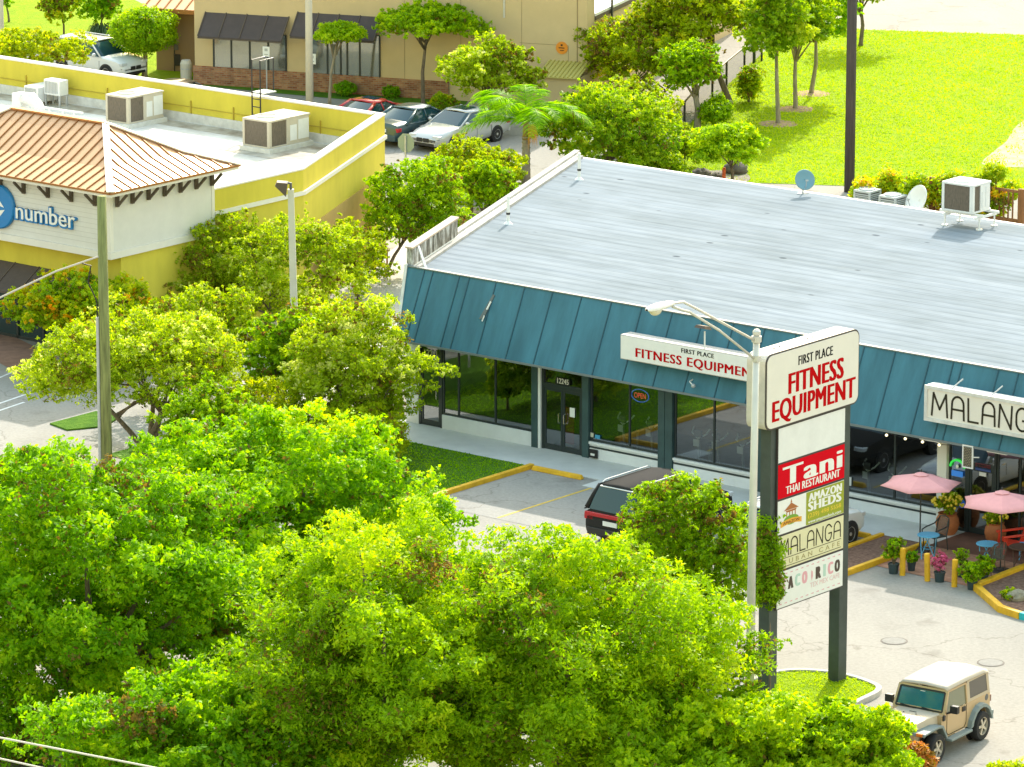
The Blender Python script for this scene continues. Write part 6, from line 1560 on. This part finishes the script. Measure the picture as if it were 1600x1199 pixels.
plant('shrub','light green shrub between the spreading olive tree and the foreground canopy','shrub',(330,770),(235,585,430,740),'lime',16000,.125,.5,44,depth=1.5,trunk=.06,zmin=-.9,tint=.4)
plant('shrub','pale green shrub filling the gap under the light pole','shrub',(480,640),(410,455,560,620),'yellow',16000,.12,.5,42,depth=1.3,trunk=.06,zmin=-.9,tint=.36)
plant('shrub','loose pale shrub against the ochre wall beside the pale path','shrub',(560,470),(490,330,618,470),'yellow',12000,.12,.48,34,depth=1.1,trunk=.06,zmin=-.9,tint=.4,jit=.9)
plant('broadleaf_tree','pale green tree filling the gap between the stop sign and the palm','tree',(700,300),(705,238,815,315),'lime',18000,.12,.52,48,depth=1.6,trunk=.08,zmin=-.9,tint=.42)
plant('shrub','dense light olive shrub filling under the yellow wall left of the light pole','shrub',(310,640),(185,430,440,615),'olive',24000,.12,.5,54,depth=1.4,trunk=.06,zmin=-.95,tint=.45)
plant('shrub','dense pale green shrub behind the big tree right of the palm, beside the driveway','shrub',(965,240),(895,110,1075,238),'yellow',18000,.14,.55,46,depth=1.4,trunk=.06,zmin=-.95,tint=.36)
# --- behind the buildings
plant('broadleaf_tree','grey-green ragged tree behind the silver sedan before the tan wall','tree',(745,205),(678,48,855,180),'olive',20000,.15,.6,44,depth=2.0,trunk=.1,zmin=-.6,tint=.55,tv=.22,jit=.85)
plant('broadleaf_tree','big dense dark tree right of the palm behind the blue roof','tree',(945,290),(828,108,1072,300),'dark',32000,.15,.68,74,depth=2.6,trunk=.14,zmin=-.85,tint=.6,tv=.22)
plant('broadleaf_tree','broad sunlit tree before the right end of the tan wall','tree',(1010,170),(888,8,1140,172),'yellow',36000,.15,.68,72,depth=2.7,trunk=.12,zmin=-.55,tint=.38,tv=.18,trunks=3,limbs=12)
plant('broadleaf_tree','tree with pale straight trunk beside the black chain link fence','tree',(1090,205),(1030,50,1130,168),'lime',12000,.16,.6,30,depth=1.6,trunk=.15,bark='bark_pale',zmin=-.5,tint=.55,tv=.18)
plant('broadleaf_tree','tall sunlit tree crossing the top edge left of the lawn trees','tree',(1140,165),(985,-90,1205,112),'yellow',26000,.17,.75,48,depth=2.4,trunk=.14,zmin=-.5,tint=.36,tv=.18)
LT = 'young lawn trees with mulch rings'
for (bx,by,box,lab,tn) in ((1216,194,(1150,-60,1272,130),'lawn tree nearest the camera with slim pale trunk in a mulch ring',.45),(1243,171,(1182,-70,1306,122),'lawn tree in the middle of the row of mulch rings',.42),(1268,147,(1215,-80,1340,108),'lawn tree farthest along the row of mulch rings',.5)):
    plant('lawn_tree',lab,'tree',(bx,by),box,'dark' if tn < .5 else 'green',19000,.17,.65,42,depth=1.9,trunk=.1,bark='bark_pale',zmin=-.55,tint=tn+.25,tv=.2,group=LT)
    p = G(bx,by); m_ = MB().lathe([(.001,.06),(.55,.05),(.85,.012)],18).obj('mulch_ring', mat('mulch_ring',(.36,.24,.15),.95,var=.25,vscale=5,bump=.5), None, loc=(p.x,p.y,.0))
    tag(m_, 'pale mulch ring round the foot of the '+{194:'nearest',171:'middle',147:'farthest'}[by]+' lawn tree','mulch ring','mulch rings on the lawn')
plant('lawn_tree','yellow-green lawn tree at the top edge left of the pale pavement','tree',(1345,72),(1285,-90,1405,50),'yellow',11000,.17,.65,34,depth=1.8,trunk=.1,tint=.45,tv=.16)
plant('flame_tree','small flat-topped bright green tree behind the blue roof, by the orange-red bollard','tree',(1144,290),(1070,185,1206,282),'lime',12000,.16,.42,34,depth=1.5,trunk=.07,zmin=-.25,tint=.68,tv=.16,squash=.55,flat=.6)
plant('umbrella_tree','small umbrella shaped tree before the right brown awning','tree',(515,162),(489,28,575,82),'lime',7000,.15,.4,26,depth=1.1,trunk=.07,bark='bark_pale',zmin=-.2,tint=.66,squash=.6)
plant('umbrella_tree','large umbrella shaped bright green tree before the tan wall','tree',(661,166),(575,-8,762,88),'lime',17000,.17,.6,48,depth=2.4,trunk=.09,bark='bark',zmin=-.25,tint=.6,tv=.16,squash=.6)
plant('topiary_tree','round clipped dense green tree on the left lawn','tree',(226,120),(173,4,280,90),'lime',42000,.12,.44,110,depth=1.5,trunk=.12,bark='bark_pale',zmin=-.95,tint=.5,tv=.14,inner=.05,fill=.3)
plant('weeping_tree','weeping yellow-green tree spilling over the parapet at upper left','tree',(50,185),(-80,30,165,135),'yellow',20000,.16,.6,44,depth=2.4,trunk=.12,zmin=-.4,tint=.55,tv=.18,squash=.6,aspect=.35)
plant('shrub','yellow-green clipped bush at the top edge above the white SUV','shrub',(100,62),(54,-40,130,42),'amber',8000,.15,.5,28,depth=1.5,trunk=.05,zmin=-.9,tint=.32)
plant('shrub','dark green bush at the top edge left of the clipped tree','shrub',(160,64),(120,-45,195,52),'green',8000,.15,.5,28,depth=1.4,trunk=.05,zmin=-.9,tint=.45)
plant('shrub','green bush in the top left corner beside the pale pole','shrub',(14,35),(-20,-50,32,26),'green',3500,.15,.45,14,depth=1,trunk=.05,zmin=-.9,tint=.55)
def grass_clump(label, x, y, h, r, n):
    b = G(x,y); e = thing('ornamental_grass', label, 'grass clump', b)
    mb = MB()
    for i in range(n):
        a = rng.uniform(0,2*math.pi); rr = r*rng.uniform(.4,1); hh = h*rng.uniform(.6,1)
        pts = [(0.1*math.cos(a),.1*math.sin(a),0),(rr*.45*math.cos(a),rr*.45*math.sin(a),hh*.8),(rr*.8*math.cos(a),rr*.8*math.sin(a),hh*.95),(rr*1.15*math.cos(a),rr*1.15*math.sin(a),hh*.55)]
        w0 = Vector((-math.sin(a),math.cos(a),0))*.02
        for p,q in zip(pts[:-1],pts[1:]): mb.add([Vector(p)-w0,Vector(p)+w0,Vector(q)+w0*.7,Vector(q)-w0*.7],[(0,1,2,3)])
    mb.obj('blades', mat('grass_blade',(.05,.10,.03),.7), e)
grass_clump('dark spiky ornamental grass between the bushes and clipped tree', 160, 68, 1.0, .8, 260)
for (x,y,box,lab,lf) in ((542,150,(524,128,556,148),'round green bush at the brick base left of the red coupe','green'),(610,152,(602,136,622,152),'tiny green bush at the brick base above the red coupe','green'),(695,178,(670,142,716,176),'yellow-green bush at the right end of the brick base','amber')):
    plant('shrub',lab,'shrub',(x,y),box,lf,2600,.12,.26,12,depth=.5,trunk=.03,zmin=-.9,tint=.4)
plant('shrub','mixed green shrub at the lower end of the black chain link fence','shrub',(1070,262),(1040,200,1105,258),'amber',6000,.14,.4,22,depth=1,trunk=.05,zmin=-.9,tint=.25)
plant('shrub','glossy shrub behind the middle of the black chain link fence','shrub',(1118,205),(1092,150,1142,200),'lime',5000,.14,.38,18,depth=.9,trunk=.05,zmin=-.9,tint=.45)
plant('shrub','tall narrow shrub at the far end of the black chain link fence','shrub',(1170,160),(1150,95,1192,158),'amber',4500,.14,.38,16,depth=.9,trunk=.05,zmin=-.9,tint=.25)
plant('shrub','dark low shrub behind the back corner of the blue roof','shrub',(1025,290),(975,225,1075,290),'dark',7000,.14,.42,24,depth=1,trunk=.05,zmin=-.9,tint=.6)
HG = 'golden hedge bushes behind the wooden fence'
for i,(x0,x1,y0,y1,lab) in enumerate(((1328,1372,270,330,'golden hedge bush leftmost, beside the dark utility pole'),(1362,1420,262,330,'golden hedge bush above the two louvred condensers'),(1405,1465,268,340,'golden hedge bush behind the big white dish'),(1455,1520,258,345,'golden hedge bush behind the leg stand air conditioner'),(1505,1600,252,352,'golden hedge bush rightmost, behind the picket fence'))):
    plant('hedge_bush',lab,'bush',((x0+x1)/2,y1-6),(x0,y0,x1,y1),'amber',5200 if i < 4 else 8000,.14,.36,20,depth=.9,trunk=.04,zmin=-.9,tint=.48,tv=.2,group=HG)
# --- palm
def palm(label, base, crown, span, h):
    b = G(*base); ct = XP(*crown,b.y)-b
    e = thing('palm_tree', label, 'palm', b)
    mb = MB(); pts = [(0,0,0),(ct.x*.4,0,ct.z*.5),(ct.x,0,ct.z)]
    mb.tube(pts,[.2,.16,.15],12)
    for z in np.arange(.2,ct.z,.22): mb.lathe([(.17,z),(.185,z+.03),(.17,z+.06)],12,(ct.x*z/ct.z,0,0))
    mb.obj('trunk', mat('palm_trunk',(.30,.25,.2),.9,var=.2,bump=.3), e, smooth=True)
    MB().tube([(ct.x,0,ct.z-.1),(ct.x,0,ct.z+.7)],[.16,.10],10).obj('crownshaft', mat('palm_shaft',(.30,.22,.05),.6), e, smooth=True)
    for i in range(19):
        a = 2*math.pi*i/19+rng.uniform(-.15,.15); el = rng.uniform(.35,1.4); L = span*rng.uniform(.8,1.05)
        N_ = 26; P0 = np.array([ct.x,0,ct.z+.55]); pos = []; p = P0.copy(); ang = el
        for k in range(N_+1):
            pos.append(p.copy()); st = L/N_; ang_k = el-(k/N_)**1.3*(el+rng.uniform(.9,1.0)*1.05)
            p = p+np.array([math.cos(a)*math.cos(ang_k),math.sin(a)*math.cos(ang_k),math.sin(ang_k)])*st
        f = MB(); f.tube([Vector(q) for q in pos[::4]],[.028*(1-j/8) for j in range(len(pos[::4]))],5)
        side = Vector((-math.sin(a),math.cos(a),0))
        for k in range(3,N_+1):
            fwd = Vector(pos[k]-pos[k-1]).normalized(); lw = .85*math.sin(math.pi*(.12+.84*k/N_))**.7
            for sg_ in (1,-1):
                for hh in (0,.5):
                    q = Vector(pos[k-1]).lerp(Vector(pos[k]),hh)
                    tip = q+(side*sg_*.75+fwd*.55+Vector((0,0,-.30+rng.uniform(-.15,.2)))).normalized()*lw*rng.uniform(.85,1.1)
                    mid = q.lerp(tip,.5)+Vector((0,0,.06))
                    w_ = fwd*.015
                    f.add([q-w_,q+w_,mid+w_*1.3,tip,mid-w_*1.3],[(0,1,2,3,4)])
        fo = f.obj('frond', LEAF['green'], e)
        at = fo.data.attributes.new('tint','FLOAT','FACE'); nn = len(fo.data.polygons); at.data.foreach_set('value', np.clip(.42+.2*rng.normal(size=nn),0,1).astype(np.float32))
    d = MB()
    for i in range(60):
        q = Vector((ct.x+.12+rng.uniform(-.05,.25),-.2,ct.z+.55-rng.uniform(0,.2))); d.add([q,q+Vector((.03,0,0)),q+Vector((rng.uniform(-.1,.2),-.1,-rng.uniform(.3,.9)))],[(0,1,2)])
    d.obj('flower_stalk', mat('palm_orange',(.62,.26,.02),.7), e)
palm('tall palm with arching feathery fronds behind the back left corner of the blue roof',(822,300),(822,214),3.5,3)
# --- potted plants
def pot(label, x, y, r, h, m, leaf, pl, n, size, group, plump=.16, kind='potted_plant', shape='tub', tint=.5, fruit=0):
    b = G(x,y); e = thing(kind, label, 'potted plant', b, 0, group)
    if shape == 'tub': prof = [(.001,0),(r*.78,0),(r*.97,h*.9),(r*1.05,h*.9),(r*1.05,h),(r*.92,h),(r*.9,h*.9),(.001,h*.88)]
    else: prof = [(.001,0),(r*.62,0),(r*.86,h*.2),(r,h*.5),(r*.93,h*.75),(r*.74,h*.92),(r*.82,h),(r*.7,h),(r*.66,h*.92),(.001,h*.9)]
    MB().lathe(prof,28).obj('pot', m, e, auto=40)
    rx,rz,cz = pl
    lumps = crown_lumps((0,0,cz),(rx*.75,rx*.75,rz*.75),14,plump,-.9,tint,.18,.3)
    P,N,t = scatter(lumps,n,.3,.8)
    ok = P[:,2] > h*.8
    leaf_object('foliage',P[ok],N[ok],size,LEAF[leaf],e,t[ok])
    mb = MB()
    for l in lumps[:6]: mb.tube([(0,0,h*.85),(l[0]*.5,l[1]*.5,(h+l[2])/2),l[:3]],[.018,.014,.006],5)
    mb.obj('stem', M['bark'], e)
    for i in range(fruit):
        d = unit(1)[0]; d[2] = abs(d[2])*.8-.15; d[1] = -abs(d[1])
        MB().sphere((d[0]*rx*1.02,d[1]*rx*1.02,cz+d[2]*rz),.045,n=8,m=6).obj('fruit', M['lemon'], e, smooth=True)
M['lemon'] = mat('yellow_fruit',(.72,.52,.03),.4)
TP = 'terracotta urns with yellow fruit'
pot('terracotta urn with a yellow fruited bush under the left pink parasol',1480,835,.36,.66,M['terracotta'],'olive',(.5,.42,.98),2600,.09,TP,.17,shape='urn',tint=.4,fruit=46)
pot('terracotta urn almost under the right pink parasol',1555,848,.33,.62,M['terracotta'],'olive',(.36,.26,.78),1300,.09,TP,.14,shape='urn',tint=.4,fruit=16)
PP = 'plants in dark plastic tubs along the terrace'
pot('leafy green plant in a dark tub left of the left bollard',1396,896,.165,.3,M['plastic_pot'],'lime',(.28,.42,.72),1700,.09,PP,tint=.35)
pot('low dark green plant in a small tub right of the left bollard',1424,892,.13,.26,M['plastic_pot'],'green',(.22,.18,.42),900,.08,PP,.12,tint=.25)
pot('pink flowering bougainvillea in a dark tub right of the middle bollard',1468,909,.165,.3,M['plastic_pot'],'pinkfl',(.30,.42,.68),900,.08,PP,.12,tint=.5)
pot('bushy arching green plant in a dark tub right of the right bollard',1519,921,.165,.3,M['plastic_pot'],'lime',(.42,.26,.52),2000,.10,PP,tint=.4)
pot('green plant in a shaded tub beside the kerb corner',1537,911,.14,.26,M['plastic_pot'],'lime',(.34,.3,.5),1500,.10,PP,tint=.35)
pot('thin leafy plant just behind the right bollard',1501,902,.13,.26,M['plastic_pot'],'dark',(.22,.34,.6),800,.08,PP,.12,tint=.5)
p = G(1588,942); mb = MB().sphere((0,0,.12),.3,.25,.2,n=12,m=8); mb.v = [(a*(1+rng.uniform(-.15,.15)),b*(1+rng.uniform(-.15,.15)),max(0,c*(1+rng.uniform(-.15,.15)))) for a,b,c in mb.v]
tag(mb.obj('boulder', mat('pale_boulder',(.30,.27,.2),.95,var=.35,vscale=3,bump=.3), loc=(p.x,p.y,.06)), 'pale rough boulder in the mulch bed at the right edge', 'boulder')
plant('shrub','sparse yellow-green twiggy plant by the pale boulder in the mulch','shrub',(1575,940),(1562,918,1592,940),'amber',500,.1,.16,8,depth=.3,trunk=.02,tint=.3)
# --- grass tufts on the lawn
def inside(P, poly):
    x,y = P[:,0],P[:,1]; r = np.zeros(len(P),bool); n = len(poly)
    for i in range(n):
        x0,y0 = poly[i]; x1,y1 = poly[(i+1)%n]
        c = ((y0 > y) != (y1 > y)) & (x < (x1-x0)*(y-y0)/(y1-y0+1e-12)+x0); r ^= c
    return r
def tufts(name, poly, n, size, m, z=.012, shade=.5, hole=None):
    q = np.array([tuple(p) for p in poly]); mn = q.min(0); mx = q.max(0)
    P = rng.uniform(mn,mx,size=(n,2)); P = P[inside(P,q)]
    if hole is not None: P = P[~inside(P,np.array([tuple(p) for p in hole])) | (rng.random(len(P)) < .12+.5*(np.sin(P[:,0]*3.1)*np.sin(P[:,1]*1.7) > .25))]
    k = len(P); P3 = np.column_stack([P,np.full(k,z+size*.25)])
    N = unit(k); N[:,2] *= .35; 
    t = shade+.11*rng.normal(size=k)+.10*np.sin(P[:,0]*.9+1.7*np.sin(P[:,1]*.31))*np.sin(P[:,1]*.55+1.3*np.sin(P[:,0]*.43))+.08*np.sin(P[:,0]*2.3+P[:,1]*1.1)
    return struct(leaf_object(name,P3,N,size,m,None,t,.35),'stuff')
LEAF['grass'] = leaf_mat('leaf_grass',(.19,.33,.003),(.30,.42,.003),(.39,.47,.004),.45,hot=(.45,.46,.02))
tufts('grass', LAWN, 70000, .11, LEAF['grass'], hole=polyG([(1530,266),(1552,238),(1572,222),(1590,196),(1640,180),(1700,200),(1680,266)]))
tufts('grass', ISL, 9000, .09, LEAF['grass'], .1)
tufts('grass', polyW([(-3,-2.1),(5.35,-2.1),(5.35,-9.3),(-3,-9.3)]), 16000, .09, LEAF['green'], .03, .5)
